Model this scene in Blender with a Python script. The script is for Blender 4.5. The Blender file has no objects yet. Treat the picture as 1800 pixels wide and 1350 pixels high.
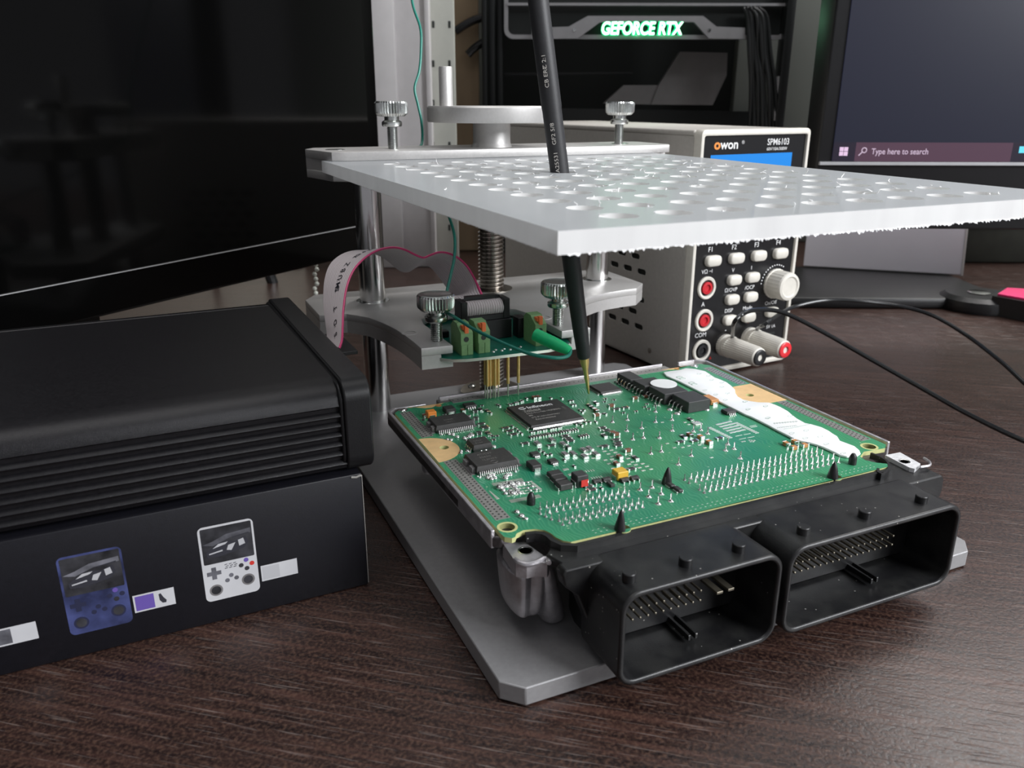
import bpy, bmesh, math, random
from mathutils import Matrix, Vector
random.seed(7)
PI = math.pi
S = bpy.context.scene
COL = S.collection
# ------------------------------------------------------------------ camera
CZ = 156.0                                   # camera height over the desk, mm
F = 1430.0
RX = Vector((0.91055118, -0.41339287, 0.00169665))
RY = Vector((0.13409947, 0.29924868, 0.94470501))
RZ = Vector((-0.39104203, -0.85997475, 0.327917))
cam_d = bpy.data.cameras.new('camera'); cam = bpy.data.objects.new('camera', cam_d); COL.objects.link(cam)
m = Matrix(((RX.x, RY.x, RZ.x, 0), (RX.y, RY.y, RZ.y, 0), (RX.z, RY.z, RZ.z, CZ/1000), (0, 0, 0, 1)))
cam.matrix_world = m
cam_d.sensor_width = 36; cam_d.lens = F/1800*36; cam_d.clip_start = 0.01; cam_d.clip_end = 30
cam_d.dof.use_dof = True; cam_d.dof.focus_distance = 0.30; cam_d.dof.aperture_fstop = 25
S.camera = cam
# ------------------------------------------------------------------ world and light
W = bpy.data.worlds.new('world'); S.world = W; W.use_nodes = True
W.node_tree.nodes['Background'].inputs[0].default_value = (0.80, 0.80, 0.86, 1)
W.node_tree.nodes['Background'].inputs[1].default_value = 0.17
def area(name, loc, target, sx, sy, power, col):
    l = bpy.data.lights.new(name, 'AREA'); l.shape = 'RECTANGLE'; l.size = sx; l.size_y = sy; l.energy = power; l.color = col
    o = bpy.data.objects.new(name, l); COL.objects.link(o); o.location = loc
    o.rotation_euler = (Vector(target)-Vector(loc)).to_track_quat('-Z', 'Y').to_euler(); return o
area('shelf_light', (1.05, 0.66, 0.92), (0.2, 0.25, 0.0), 1.1, 0.8, 15.0, (1.0, 0.97, 0.95))
area('window_light', (0.95, -0.75, 0.75), (0.2, 0.25, 0.05), 0.8, 0.7, 19.0, (0.95, 0.97, 1.0))
area('ceiling_light', (-0.1, 0.15, 1.55), (0.1, 0.3, 0.0), 0.7, 0.7, 3.0, (1.0, 0.98, 0.96))
S.view_settings.view_transform = 'Standard'; S.view_settings.look = 'None'
S.view_settings.gamma = 1; S.view_settings.exposure = 0.72; S.view_settings.use_curve_mapping = False

# ------------------------------------------------------------------ measuring helpers (mm): where a sight line meets a real plane
def ray(u, v):
    a, b = (u-900)/F, -(v-675)/F
    return RX*a + RY*b - RZ
C0 = Vector((0, 0, CZ))
def onz(u, v, z):
    r = ray(u, v); return C0 + r*((z-CZ)/r.z)
def onpl(u, v, P, N):
    r = ray(u, v); return C0 + r*((Vector(P)-C0).dot(N)/r.dot(N))
def ony(u, v, y): return onpl(u, v, (0, y, 0), Vector((0, 1, 0)))
def dep(u, v, d): return C0 + ray(u, v)*(d*1000)
HD = Vector((0.4139, 0.9103, 0)).normalized()      # level heading of the camera
HR = Vector((HD.y, -HD.x, 0))
# ------------------------------------------------------------------ materials
def nm(name):
    mt = bpy.data.materials.new(name); mt.use_nodes = True
    return mt, mt.node_tree.nodes, mt.node_tree.links, mt.node_tree.nodes['Principled BSDF']
def mat(name, col, rough=0.5, metal=0.0, noise=0.0, nscale=400.0, bump=0.0, bscale=1500.0, spec=None, coat=0.0, emit=None, estr=0.0, stretch=None, rvar=0.0):
    mt, N, L, b = nm(name)
    b.inputs['Base Color'].default_value = (*col, 1); b.inputs['Roughness'].default_value = rough; b.inputs['Metallic'].default_value = metal
    if spec is not None: b.inputs['Specular IOR Level'].default_value = spec
    if coat: b.inputs['Coat Weight'].default_value = coat; b.inputs['Coat Roughness'].default_value = 0.1
    if emit: b.inputs['Emission Color'].default_value = (*emit, 1); b.inputs['Emission Strength'].default_value = estr
    tc = N.new('ShaderNodeTexCoord'); mp = N.new('ShaderNodeMapping'); L.new(tc.outputs['Object'], mp.inputs[0])
    if stretch: mp.inputs['Scale'].default_value = stretch
    n = N.new('ShaderNodeTexNoise'); n.inputs['Scale'].default_value = nscale; n.inputs['Detail'].default_value = 5; L.new(mp.outputs[0], n.inputs[0])
    if noise:
        r = N.new('ShaderNodeValToRGB'); L.new(n.outputs[0], r.inputs[0])
        r.color_ramp.elements[0].position = 0.3; r.color_ramp.elements[1].position = 0.7
        r.color_ramp.elements[0].color = (*[c*(1-noise) for c in col], 1); r.color_ramp.elements[1].color = (*[min(1, c*(1+noise)) for c in col], 1)
        L.new(r.outputs[0], b.inputs['Base Color'])
    if rvar:
        mr = N.new('ShaderNodeMapRange'); L.new(n.outputs[0], mr.inputs[0]); mr.inputs[1].default_value = .3; mr.inputs[2].default_value = .7
        mr.inputs[3].default_value = max(0, rough-rvar); mr.inputs[4].default_value = rough+rvar; L.new(mr.outputs[0], b.inputs['Roughness'])
    if bump:
        n2 = N.new('ShaderNodeTexNoise'); n2.inputs['Scale'].default_value = bscale; n2.inputs['Detail'].default_value = 3; L.new(mp.outputs[0], n2.inputs[0])
        bp = N.new('ShaderNodeBump'); bp.inputs['Strength'].default_value = bump; bp.inputs['Distance'].default_value = 0.0002
        L.new(n2.outputs[0], bp.inputs['Height']); L.new(bp.outputs[0], b.inputs['Normal'])
    return mt
M = {}
M['alu'] = mat('anodised_aluminium', (0.60, 0.585, 0.57), 0.42, 0.55, 0.04, 900, 0.25, 4000, rvar=.05)
M['alu_base'] = mat('grey_anodised_plate', (0.36, 0.355, 0.36), 0.42, 0.4, 0.05, 700, 0.3, 5000, rvar=.04)
M['steel'] = mat('polished_steel', (0.72, 0.71, 0.70), 0.16, 1.0, 0.03, 300)
M['zinc'] = mat('zinc_plated_steel', (0.68, 0.70, 0.68), 0.22, 1.0, 0.08, 800, 0.1, 3000)
M['screw'] = mat('lead_screw_steel', (0.50, 0.46, 0.41), 0.25, 1.0, 0.12, 700)
M['cast'] = mat('die_cast_aluminium', (0.55, 0.53, 0.55), 0.36, 0.7, 0.12, 350, 0.5, 900, rvar=.08)
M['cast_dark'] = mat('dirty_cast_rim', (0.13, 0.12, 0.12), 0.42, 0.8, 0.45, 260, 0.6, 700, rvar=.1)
M['plastic'] = mat('black_connector_plastic', (0.010, 0.010, 0.011), 0.34, 0, 0.25, 300, 0.25, 2500, rvar=.08)
M['chip'] = mat('chip_epoxy', (0.045, 0.043, 0.042), 0.5, 0, 0.15, 900, 0.3, 6000)
M['chip2'] = mat('relay_plastic', (0.050, 0.050, 0.050), 0.55, 0, 0.1, 900)
M['lead'] = mat('tinned_leads', (0.80, 0.78, 0.76), 0.25, 1.0)
M['solder'] = mat('solder', (0.88, 0.88, 0.86), 0.22, 1.0)
M['pad'] = mat('tinned_pad', (0.72, 0.74, 0.66), 0.35, 0.6)
M['tan'] = mat('bare_gold_laminate', (0.78, 0.52, 0.25), 0.5, 0, 0.08, 300)
M['edge'] = mat('laminate_edge', (0.55, 0.56, 0.25), 0.5, 0, 0.1, 500)
M['strip'] = mat('tinned_ground_strip', (0.36, 0.35, 0.33), 0.38, 0.5, 0.1, 500)
M['via'] = mat('via_dark', (0.03, 0.035, 0.03), 0.6)
M['ceramic'] = mat('brown_ceramic', (0.22, 0.09, 0.05), 0.5)
M['orange'] = mat('orange_tantalum', (0.85, 0.28, 0.05), 0.45)
M['copper'] = mat('copper_brown_capacitor', (0.55, 0.25, 0.09), 0.45)
M['yellow'] = mat('yellow_tantalum', (0.75, 0.45, 0.05), 0.4)
M['red'] = mat('red_mark', (0.6, 0.04, 0.03), 0.5)
M['white_blob'] = mat('white_silicone', (0.92, 0.93, 0.93), 0.35, 0, 0.02, 200)
M['mark'] = mat('grey_green_relief', (0.45, 0.52, 0.48), 0.5)
M['print'] = mat('laser_marking', (0.42, 0.40, 0.37), 0.6)
M['print2'] = mat('faint_laser_marking', (0.16, 0.15, 0.14), 0.6)
M['white'] = mat('white_print', (0.8, 0.8, 0.8), 0.6)
M['black_print'] = mat('black_print', (0.03, 0.03, 0.04), 0.6)
M['gold'] = mat('gold_plated', (0.80, 0.56, 0.22), 0.36, 0.8)
M['gold_tip'] = mat('worn_pin_tip', (0.75, 0.70, 0.60), 0.35, 0.8)
M['black'] = mat('black_satin_plastic', (0.009, 0.009, 0.010), 0.38, 0, 0.1, 300, 0.15, 3000)
M['rubber'] = mat('heat_shrink', (0.022, 0.022, 0.024), 0.5, 0, 0.1, 500, 0.2, 2500)
M['encl'] = mat('black_anodised_enclosure', (0.007, 0.0065, 0.008), 0.32, 0.2, 0.2, 900, 0.35, 6000, rvar=.03)
M['card'] = mat('black_cardboard', (0.005, 0.005, 0.008), 0.45, 0, 0.15, 600, 0.1, 3000)
M['cardedge'] = mat('worn_card_edge', (0.30, 0.29, 0.27), 0.7)
M['gloss'] = mat('glossy_black_screen', (0.0015, 0.0015, 0.0015), 0.09, 0, 0, spec=0.25)
M['gloss_frame'] = mat('glossy_black_bezel', (0.002, 0.002, 0.002), 0.12, 0, 0, spec=0.25)
M['beige'] = mat('power_supply_paint', (0.50, 0.475, 0.44), 0.45, 0, 0.05, 500, 0.2, 4000)
M['cream'] = mat('cream_plastic', (0.72, 0.69, 0.62), 0.4, 0, 0.04, 300)
M['panel'] = mat('glossy_black_panel', (0.010, 0.010, 0.011), 0.25)
M['red_plastic'] = mat('red_plastic', (0.75, 0.03, 0.04), 0.3)
M['socket_red'] = mat('red_socket', (0.55, 0.02, 0.03), 0.35)
M['terminal'] = mat('green_terminal', (0.19, 0.35, 0.15), 0.5, 0, 0.08, 500)
M['lever'] = mat('orange_lever', (0.90, 0.20, 0.06), 0.45)
M['green_pcb2'] = mat('dark_green_board', (0.005, 0.14, 0.095), 0.3, 0, 0.2, 300)
M['sleeve'] = mat('bright_green_sleeve', (0.01, 0.55, 0.20), 0.4, 0, 0.05, 600, 0.2, 1500)
M['wire'] = mat('teal_green_wire', (0.01, 0.20, 0.15), 0.35)
M['ribbon'] = mat('grey_ribbon_insulation', (0.70, 0.63, 0.64), 0.42)
M['pink'] = mat('pink_edge_wire', (0.85, 0.08, 0.26), 0.4)
M['cable'] = mat('black_test_lead', (0.015, 0.016, 0.017), 0.22)
M['wallm'] = mat('grey_green_wall', (0.17, 0.18, 0.16), 0.9, 0, 0.05, 8, 0.3, 300)
M['floorm'] = mat('dark_floor', (0.08, 0.07, 0.06), 0.7, 0, 0.2, 5)
M['ceil'] = mat('white_ceiling', (0.6, 0.6, 0.58), 0.9)
M['upright'] = mat('white_painted_steel', (0.66, 0.64, 0.64), 0.55, 0, 0.03, 100)
M['upright2'] = mat('greenish_white_perforated_steel', (0.60, 0.61, 0.55), 0.6, 0, 0.03, 100)
M['cardboard'] = mat('brown_cardboard', (0.30, 0.22, 0.14), 0.85, 0, 0.2, 30, stretch=(1, 1, .15))
M['paper'] = mat('cream_paper', (0.86, 0.84, 0.72), 0.8, 0, 0.04, 30)
M['pc'] = mat('black_case', (0.015, 0.017, 0.017), 0.35, 0.2)
M['pc_in'] = mat('dark_case_interior', (0.006, 0.009, 0.008), 0.6)
M['silver'] = mat('brushed_grey_metal', (0.42, 0.42, 0.43), 0.45, 0.5, 0.05, 100)
M['shroud'] = mat('grey_shroud', (0.22, 0.21, 0.21), 0.5, 0.2, 0.05, 100)
M['rtx'] = mat('lit_green_white_lettering', (0.6, 1, 0.8), 0.5, emit=(0.45, 1.0, 0.62), estr=3.0)
M['rtx2'] = mat('green_glow_backing', (0.0, 0.25, 0.10), 0.5, emit=(0.0, 0.75, 0.22), estr=1.0)  # wider green copy behind the letters, stands in for their glow
M['lcd'] = mat('lit_navy_desktop', (0.0, 0.0, 0.0), 0.3, emit=(0.008, 0.009, 0.019), estr=1.0)
M['lcd_bar'] = mat('lit_taskbar', (0.0, 0.0, 0.0), 0.3, emit=(0.012, 0.009, 0.018), estr=1.0)
M['lcd_search'] = mat('lit_search_box', (0.0, 0.0, 0.0), 0.3, emit=(0.055, 0.028, 0.045), estr=1.0)
M['lcd_text'] = mat('lit_lilac_lettering', (0.0, 0.0, 0.0), 0.3, emit=(0.38, 0.30, 0.38), estr=1.0)
M['lcd_logo'] = mat('lit_pink_logo', (0.0, 0.0, 0.0), 0.3, emit=(0.5, 0.36, 0.5), estr=1.0)
M['lcd_cyan'] = mat('lit_cyan_icon', (0.0, 0.0, 0.0), 0.3, emit=(0.10, 0.50, 0.65), estr=1.0)
M['blue'] = mat('lit_blue_display', (0.0, 0.1, 0.3), 0.2, emit=(0.015, 0.10, 0.30), estr=1.0)
M['tablet'] = mat('pale_lilac_panel', (0.80, 0.78, 0.86), 0.35, 0, 0.03, 20)
M['sticky'] = mat('pink_sticky_note', (0.85, 0.03, 0.18), 0.7)
M['purple'] = mat('purple_print', (0.14, 0.09, 0.38), 0.5)
M['blueprint'] = mat('translucent_blue_print', (0.050, 0.062, 0.17), 0.45, 0, 0.6, 120)
M['greyprint'] = mat('pale_grey_print', (0.50, 0.50, 0.52), 0.5)
M['whiteprint'] = mat('white_shell_print', (0.60, 0.60, 0.62), 0.45, 0, 0.04, 100)
M['darkprint'] = mat('dark_screen_print', (0.035, 0.035, 0.04), 0.4, 0, 0.7, 160)
M['midprint'] = mat('mid_grey_print', (0.13, 0.13, 0.15), 0.5, 0, 0.5, 200)
M['dkblueprint'] = mat('dark_blue_button_print', (0.022, 0.025, 0.06), 0.5)
M['chainm'] = mat('white_bead', (0.75, 0.77, 0.70), 0.3)
M['swarf'] = mat('white_plastic_swarf', (0.9, 0.9, 0.9), 0.5)
def grain_desk():
    mt, N, L, b = nm('dark_wenge_laminate')
    tc = N.new('ShaderNodeTexCoord'); mr_ = N.new('ShaderNodeMapping'); L.new(tc.outputs['Object'], mr_.inputs[0]); mr_.inputs['Rotation'].default_value = (0, 0, math.radians(38))
    mp = N.new('ShaderNodeMapping'); L.new(mr_.outputs[0], mp.inputs[0]); mp.inputs['Scale'].default_value = (1.3, 30, 1)
    n1 = N.new('ShaderNodeTexNoise'); n1.inputs['Scale'].default_value = 14; n1.inputs['Detail'].default_value = 8; n1.inputs['Distortion'].default_value = 0.6; L.new(mp.outputs[0], n1.inputs[0])
    r1 = N.new('ShaderNodeValToRGB'); L.new(n1.outputs[0], r1.inputs[0])
    e = r1.color_ramp.elements; e[0].position = .32; e[0].color = (0.010, 0.005, 0.005, 1); e[1].position = .72; e[1].color = (0.058, 0.028, 0.022, 1)
    e2 = e.new(.52); e2.color = (0.026, 0.013, 0.011, 1)
    # pores: short fine strokes
    mp2 = N.new('ShaderNodeMapping'); L.new(mr_.outputs[0], mp2.inputs[0]); mp2.inputs['Scale'].default_value = (60, 1300, 1)
    n2 = N.new('ShaderNodeTexNoise'); n2.inputs['Scale'].default_value = 1.0; n2.inputs['Detail'].default_value = 2; L.new(mp2.outputs[0], n2.inputs[0])
    r2 = N.new('ShaderNodeValToRGB'); L.new(n2.outputs[0], r2.inputs[0]); r2.color_ramp.elements[0].position = .60; r2.color_ramp.elements[1].position = .72
    # speckle
    n3 = N.new('ShaderNodeTexNoise'); n3.inputs['Scale'].default_value = 900; n3.inputs['Detail'].default_value = 3; L.new(tc.outputs['Object'], n3.inputs[0])
    r3 = N.new('ShaderNodeValToRGB'); L.new(n3.outputs[0], r3.inputs[0]); r3.color_ramp.elements[0].position = .45; r3.color_ramp.elements[1].position = .75
    mx = N.new('ShaderNodeMixRGB'); mx.inputs[0].default_value = 1; mx.blend_type = 'MIX'; L.new(r1.outputs[0], mx.inputs[1]); mx.inputs[2].default_value = (0.16, 0.085, 0.055, 1)
    ml = N.new('ShaderNodeMath'); ml.operation = 'MULTIPLY'; L.new(r3.outputs[0], ml.inputs[0]); ml.inputs[1].default_value = .45; L.new(ml.outputs[0], mx.inputs[0])
    mx2 = N.new('ShaderNodeMixRGB'); L.new(mx.outputs[0], mx2.inputs[1]); mx2.inputs[2].default_value = (0.26, 0.21, 0.19, 1)
    ml2 = N.new('ShaderNodeMath'); ml2.operation = 'MULTIPLY'; L.new(r2.outputs[0], ml2.inputs[0]); ml2.inputs[1].default_value = .35; L.new(ml2.outputs[0], mx2.inputs[0])
    L.new(mx2.outputs[0], b.inputs['Base Color'])
    b.inputs['Roughness'].default_value = 0.26
    mr = N.new('ShaderNodeMapRange'); L.new(n3.outputs[0], mr.inputs[0]); mr.inputs[1].default_value = .3; mr.inputs[2].default_value = .7; mr.inputs[3].default_value = .26; mr.inputs[4].default_value = .40; L.new(mr.outputs[0], b.inputs['Roughness'])
    ad = N.new('ShaderNodeMath'); ad.operation = 'ADD'; L.new(r2.outputs[0], ad.inputs[0]); L.new(n3.outputs[0], ad.inputs[1])
    bp = N.new('ShaderNodeBump'); bp.inputs['Strength'].default_value = .55; bp.inputs['Distance'].default_value = .0002; L.new(ad.outputs[0], bp.inputs['Height']); L.new(bp.outputs[0], b.inputs['Normal'])
    return mt
M['desk'] = grain_desk()
def pcb_mat():
    mt, N, L, b = nm('green_solder_mask')
    tc = N.new('ShaderNodeTexCoord')
    n1 = N.new('ShaderNodeTexNoise'); n1.inputs['Scale'].default_value = 35; n1.inputs['Detail'].default_value = 3; L.new(tc.outputs['Object'], n1.inputs[0])
    r1 = N.new('ShaderNodeValToRGB'); L.new(n1.outputs[0], r1.inputs[0]); e = r1.color_ramp.elements
    e[0].position = .3; e[0].color = (0.012, 0.21, 0.115, 1); e[1].position = .7; e[1].color = (0.055, 0.29, 0.125, 1)
    # routed tracks: stair-stepped voronoi borders
    v = N.new('ShaderNodeTexVoronoi'); v.distance = 'MANHATTAN'; v.inputs['Scale'].default_value = 170; L.new(tc.outputs['Object'], v.inputs[0])
    w = N.new('ShaderNodeTexWave'); w.inputs['Scale'].default_value = 260; w.inputs['Distortion'].default_value = 14; w.inputs['Detail'].default_value = 1; w.inputs['Detail Scale'].default_value = .6; L.new(tc.outputs['Object'], w.inputs[0])
    r2 = N.new('ShaderNodeValToRGB'); L.new(w.outputs[0], r2.inputs[0]); r2.color_ramp.elements[0].position = .72; r2.color_ramp.elements[1].position = .86
    mx = N.new('ShaderNodeMixRGB'); L.new(r1.outputs[0], mx.inputs[1]); mx.inputs[2].default_value = (0.13, 0.40, 0.22, 1)
    ml = N.new('ShaderNodeMath'); ml.operation = 'MULTIPLY'; L.new(r2.outputs[0], ml.inputs[0]); ml.inputs[1].default_value = .30; L.new(ml.outputs[0], mx.inputs[0])
    # tiny via dots
    v2 = N.new('ShaderNodeTexVoronoi'); v2.inputs['Scale'].default_value = 330; L.new(tc.outputs['Object'], v2.inputs[0])
    lt = N.new('ShaderNodeMath'); lt.operation = 'LESS_THAN'; L.new(v2.outputs['Distance'], lt.inputs[0]); lt.inputs[1].default_value = .13
    sp = N.new('ShaderNodeSeparateColor'); L.new(v2.outputs['Color'], sp.inputs[0])
    gt = N.new('ShaderNodeMath'); gt.operation = 'GREATER_THAN'; L.new(sp.outputs[0], gt.inputs[0]); gt.inputs[1].default_value = .60
    m2 = N.new('ShaderNodeMath'); m2.operation = 'MULTIPLY'; L.new(lt.outputs[0], m2.inputs[0]); L.new(gt.outputs[0], m2.inputs[1])
    m3 = N.new('ShaderNodeMath'); m3.operation = 'MULTIPLY'; L.new(m2.outputs[0], m3.inputs[0]); m3.inputs[1].default_value = .5
    mx2 = N.new('ShaderNodeMixRGB'); L.new(mx.outputs[0], mx2.inputs[1]); mx2.inputs[2].default_value = (0.45, 0.62, 0.42, 1); L.new(m3.outputs[0], mx2.inputs[0])
    L.new(mx2.outputs[0], b.inputs['Base Color']); b.inputs['Roughness'].default_value = .32
    bp = N.new('ShaderNodeBump'); bp.inputs['Strength'].default_value = .25; bp.inputs['Distance'].default_value = .0001; L.new(w.outputs[0], bp.inputs['Height']); L.new(bp.outputs[0], b.inputs['Normal'])
    return mt
M['pcb'] = pcb_mat()
def dusty():
    mt, N, L, b = nm('dusty_black_plastic')
    tc = N.new('ShaderNodeTexCoord'); v = N.new('ShaderNodeTexVoronoi'); v.inputs['Scale'].default_value = 420; L.new(tc.outputs['Object'], v.inputs[0])
    lt = N.new('ShaderNodeMath'); lt.operation = 'LESS_THAN'; L.new(v.outputs['Distance'], lt.inputs[0]); lt.inputs[1].default_value = .10
    sp = N.new('ShaderNodeSeparateColor'); L.new(v.outputs['Color'], sp.inputs[0])
    gt = N.new('ShaderNodeMath'); gt.operation = 'GREATER_THAN'; L.new(sp.outputs[0], gt.inputs[0]); gt.inputs[1].default_value = .72
    ml = N.new('ShaderNodeMath'); ml.operation = 'MULTIPLY'; L.new(lt.outputs[0], ml.inputs[0]); L.new(gt.outputs[0], ml.inputs[1])
    n = N.new('ShaderNodeTexNoise'); n.inputs['Scale'].default_value = 120; n.inputs['Detail'].default_value = 6; L.new(tc.outputs['Object'], n.inputs[0])
    r0 = N.new('ShaderNodeValToRGB'); L.new(n.outputs[0], r0.inputs[0]); r0.color_ramp.elements[0].position = .4; r0.color_ramp.elements[0].color = (.009, .009, .010, 1); r0.color_ramp.elements[1].position = .75; r0.color_ramp.elements[1].color = (.026, .026, .025, 1)
    mx = N.new('ShaderNodeMixRGB'); L.new(r0.outputs[0], mx.inputs[1]); mx.inputs[2].default_value = (.30, .29, .27, 1); L.new(ml.outputs[0], mx.inputs[0]); L.new(mx.outputs[0], b.inputs['Base Color'])
    b.inputs['Roughness'].default_value = .38
    n2 = N.new('ShaderNodeTexNoise'); n2.inputs['Scale'].default_value = 2500; L.new(tc.outputs['Object'], n2.inputs[0])
    bp = N.new('ShaderNodeBump'); bp.inputs['Strength'].default_value = .25; bp.inputs['Distance'].default_value = .0001; L.new(n2.outputs[0], bp.inputs['Height']); L.new(bp.outputs[0], b.inputs['Normal'])
    return mt
M['plastic'] = dusty()
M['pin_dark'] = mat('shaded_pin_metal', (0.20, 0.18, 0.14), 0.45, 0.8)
M['cast_bright'] = mat('bright_casting', (0.82, 0.82, 0.83), 0.4, 0.3, 0.1, 500, 0.5, 1200)  # paler, less metallic version of the casting for the right ear
def acrylic_mats():
    mt, N, L, b = nm('frosted_acrylic_face')
    b.inputs['Base Color'].default_value = (0.62, 0.64, 0.66, 1); b.inputs['Roughness'].default_value = .22
    tr = N.new('ShaderNodeBsdfTransparent'); tr.inputs[0].default_value = (.93, .95, .96, 1)
    tl = N.new('ShaderNodeBsdfTranslucent'); tl.inputs[0].default_value = (.75, .78, .8, 1)
    a = N.new('ShaderNodeMixShader'); a.inputs[0].default_value = .35; L.new(b.outputs[0], a.inputs[1]); L.new(tl.outputs[0], a.inputs[2])
    c = N.new('ShaderNodeMixShader'); c.inputs[0].default_value = .16; L.new(a.outputs[0], c.inputs[1]); L.new(tr.outputs[0], c.inputs[2])
    L.new(c.outputs[0], N['Material Output'].inputs[0])
    mt2, N, L, b = nm('frosted_acrylic_cut_edge')
    b.inputs['Base Color'].default_value = (0.88, 0.87, 0.86, 1); b.inputs['Roughness'].default_value = .35
    tc = N.new('ShaderNodeTexCoord'); mp = N.new('ShaderNodeMapping'); mp.inputs['Scale'].default_value = (1, 1, .05); L.new(tc.outputs['Object'], mp.inputs[0])
    n = N.new('ShaderNodeTexNoise'); n.inputs['Scale'].default_value = 90; n.inputs['Detail'].default_value = 4; L.new(mp.outputs[0], n.inputs[0])
    r = N.new('ShaderNodeValToRGB'); L.new(n.outputs[0], r.inputs[0]); r.color_ramp.elements[0].color = (.86, .85, .84, 1); r.color_ramp.elements[1].color = (.97, .965, .95, 1); r.color_ramp.elements[0].position = .35; r.color_ramp.elements[1].position = .65
    L.new(r.outputs[0], b.inputs['Base Color'])
    tl = N.new('ShaderNodeBsdfTranslucent'); tl.inputs[0].default_value = (.97, .96, .95, 1)
    a = N.new('ShaderNodeMixShader'); a.inputs[0].default_value = .3; L.new(b.outputs[0], a.inputs[1]); L.new(tl.outputs[0], a.inputs[2]); L.new(a.outputs[0], N['Material Output'].inputs[0])
    return mt, mt2
M['acr'], M['acr_edge'] = acrylic_mats()

# ------------------------------------------------------------------ geometry helpers (mm)
def nb(): return bmesh.new()
def box(bm, x0, x1, y0, y1, z0, z1, bev=0, seg=2, mi=0):
    vs = [bm.verts.new(p) for p in ((x0,y0,z0),(x1,y0,z0),(x1,y1,z0),(x0,y1,z0),(x0,y0,z1),(x1,y0,z1),(x1,y1,z1),(x0,y1,z1))]
    fs = [bm.faces.new([vs[i] for i in f]) for f in ((3,2,1,0),(4,5,6,7),(0,1,5,4),(1,2,6,5),(2,3,7,6),(3,0,4,7))]
    for f in fs: f.material_index = mi
    if bev:
        es = list({e for f in fs for e in f.edges})
        bmesh.ops.bevel(bm, geom=es, offset=bev, segments=seg, affect='EDGES', profile=.5, material=-1)
    return fs
def prism(bm, poly, z0, z1, mi=0):
    a = [bm.verts.new((p[0], p[1], z0)) for p in poly]; b = [bm.verts.new((p[0], p[1], z1)) for p in poly]
    n = len(poly)
    area2 = sum(poly[i][0]*poly[(i+1)%n][1]-poly[(i+1)%n][0]*poly[i][1] for i in range(n))
    if area2 < 0: a.reverse(); b.reverse()
    bm.faces.new(list(reversed(a))).material_index = mi; bm.faces.new(b).material_index = mi
    for i in range(n):
        bm.faces.new((a[i], a[(i+1)%n], b[(i+1)%n], b[i])).material_index = mi
def lathe(bm, prof, c=(0,0,0), seg=24, ax='z', gear=0, gd=0, caps=True):
    rings = []
    for r, z in prof:
        ring = []
        for k in range(seg):
            t = 2*PI*k/seg
            rr = r*(1-(gd if (gear and k%2 and r > gear) else 0))
            p = (rr*math.cos(t), rr*math.sin(t), z)
            if ax == 'y': p = (p[0], p[2], p[1])
            if ax == 'x': p = (p[2], p[0], p[1])
            ring.append(bm.verts.new((c[0]+p[0], c[1]+p[1], c[2]+p[2])))
        rings.append(ring)
    for a, b in zip(rings, rings[1:]):
        for k in range(seg): bm.faces.new((a[k], a[(k+1)%seg], b[(k+1)%seg], b[k]))
    if caps and prof[0][0] > 0: bm.faces.new(list(reversed(rings[0])))
    if caps and prof[-1][0] > 0: bm.faces.new(rings[-1])
def cyl(bm, c, r, z0, z1, seg=24, ax='z', ch=0):
    pr = [(r, z0), (r, z1)] if not ch else [(r-ch, z0), (r, z0+ch), (r, z1-ch), (r-ch, z1)]
    lathe(bm, pr, c, seg, ax)
def thread(bm, c, r, z0, z1, pitch, depth, seg=28):
    n = int((z1-z0)/pitch); prof = [(r, 0), (r, .32), (r-depth, .5), (r-depth, .82)]
    rings = []
    for i in range(n):
        for pr, f in prof: rings.append((pr, z0+(i+f)*pitch))
    g = [[bm.verts.new((c[0]+pr*math.cos(2*PI*k/seg), c[1]+pr*math.sin(2*PI*k/seg), min(z1, z+pitch*k/seg))) for k in range(seg+1)] for pr, z in rings]
    for a, b in zip(g, g[1:]):
        for k in range(seg): bm.faces.new((a[k], a[k+1], b[k+1], b[k]))
def catmull(pts, n=8):
    P = [Vector(p) for p in pts]; P = [P[0]*2-P[1]]+P+[P[-1]*2-P[-2]]; out = []
    for i in range(1, len(P)-2):
        a, b, c, d = P[i-1:i+3]
        for k in range(n):
            t = k/n
            out.append(.5*((2*b)+(c-a)*t+(2*a-5*b+4*c-d)*t*t+(3*b-a-3*c+d)*t**3))
    out.append(P[-2]); return out
def tube(bm, pts, r, seg=10, cap=True):
    rs = r if isinstance(r, (list, tuple)) else [r]*len(pts)
    rings = []; up = None
    for i, p in enumerate(pts):
        t = (Vector(pts[min(i+1, len(pts)-1)])-Vector(pts[max(i-1, 0)])).normalized()
        if up is None:
            up = t.orthogonal().normalized()
        up = (up-t*up.dot(t)).normalized(); s = t.cross(up)
        rings.append([bm.verts.new(Vector(p)+(up*math.cos(2*PI*k/seg)+s*math.sin(2*PI*k/seg))*rs[i]) for k in range(seg)])
    for a, b in zip(rings, rings[1:]):
        for k in range(seg): bm.faces.new((a[k], a[(k+1)%seg], b[(k+1)%seg], b[k]))
    if cap: bm.faces.new(list(reversed(rings[0]))); bm.faces.new(rings[-1])
def sphere(bm, c, r, u=10, v=6, sc=(1,1,1)):
    bmesh.ops.create_uvsphere(bm, u_segments=u, v_segments=v, radius=r, matrix=Matrix.Translation(c) @ Matrix.Diagonal((*sc, 1)))
def rrect(x0, x1, y0, y1, r, n=5):
    out = []
    for cx, cy, a in ((x1-r, y0+r, -90), (x1-r, y1-r, 0), (x0+r, y1-r, 90), (x0+r, y0+r, 180)):
        for k in range(n+1):
            t = math.radians(a+90*k/n); out.append((cx+r*math.cos(t), cy+r*math.sin(t)))
    return out
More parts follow.
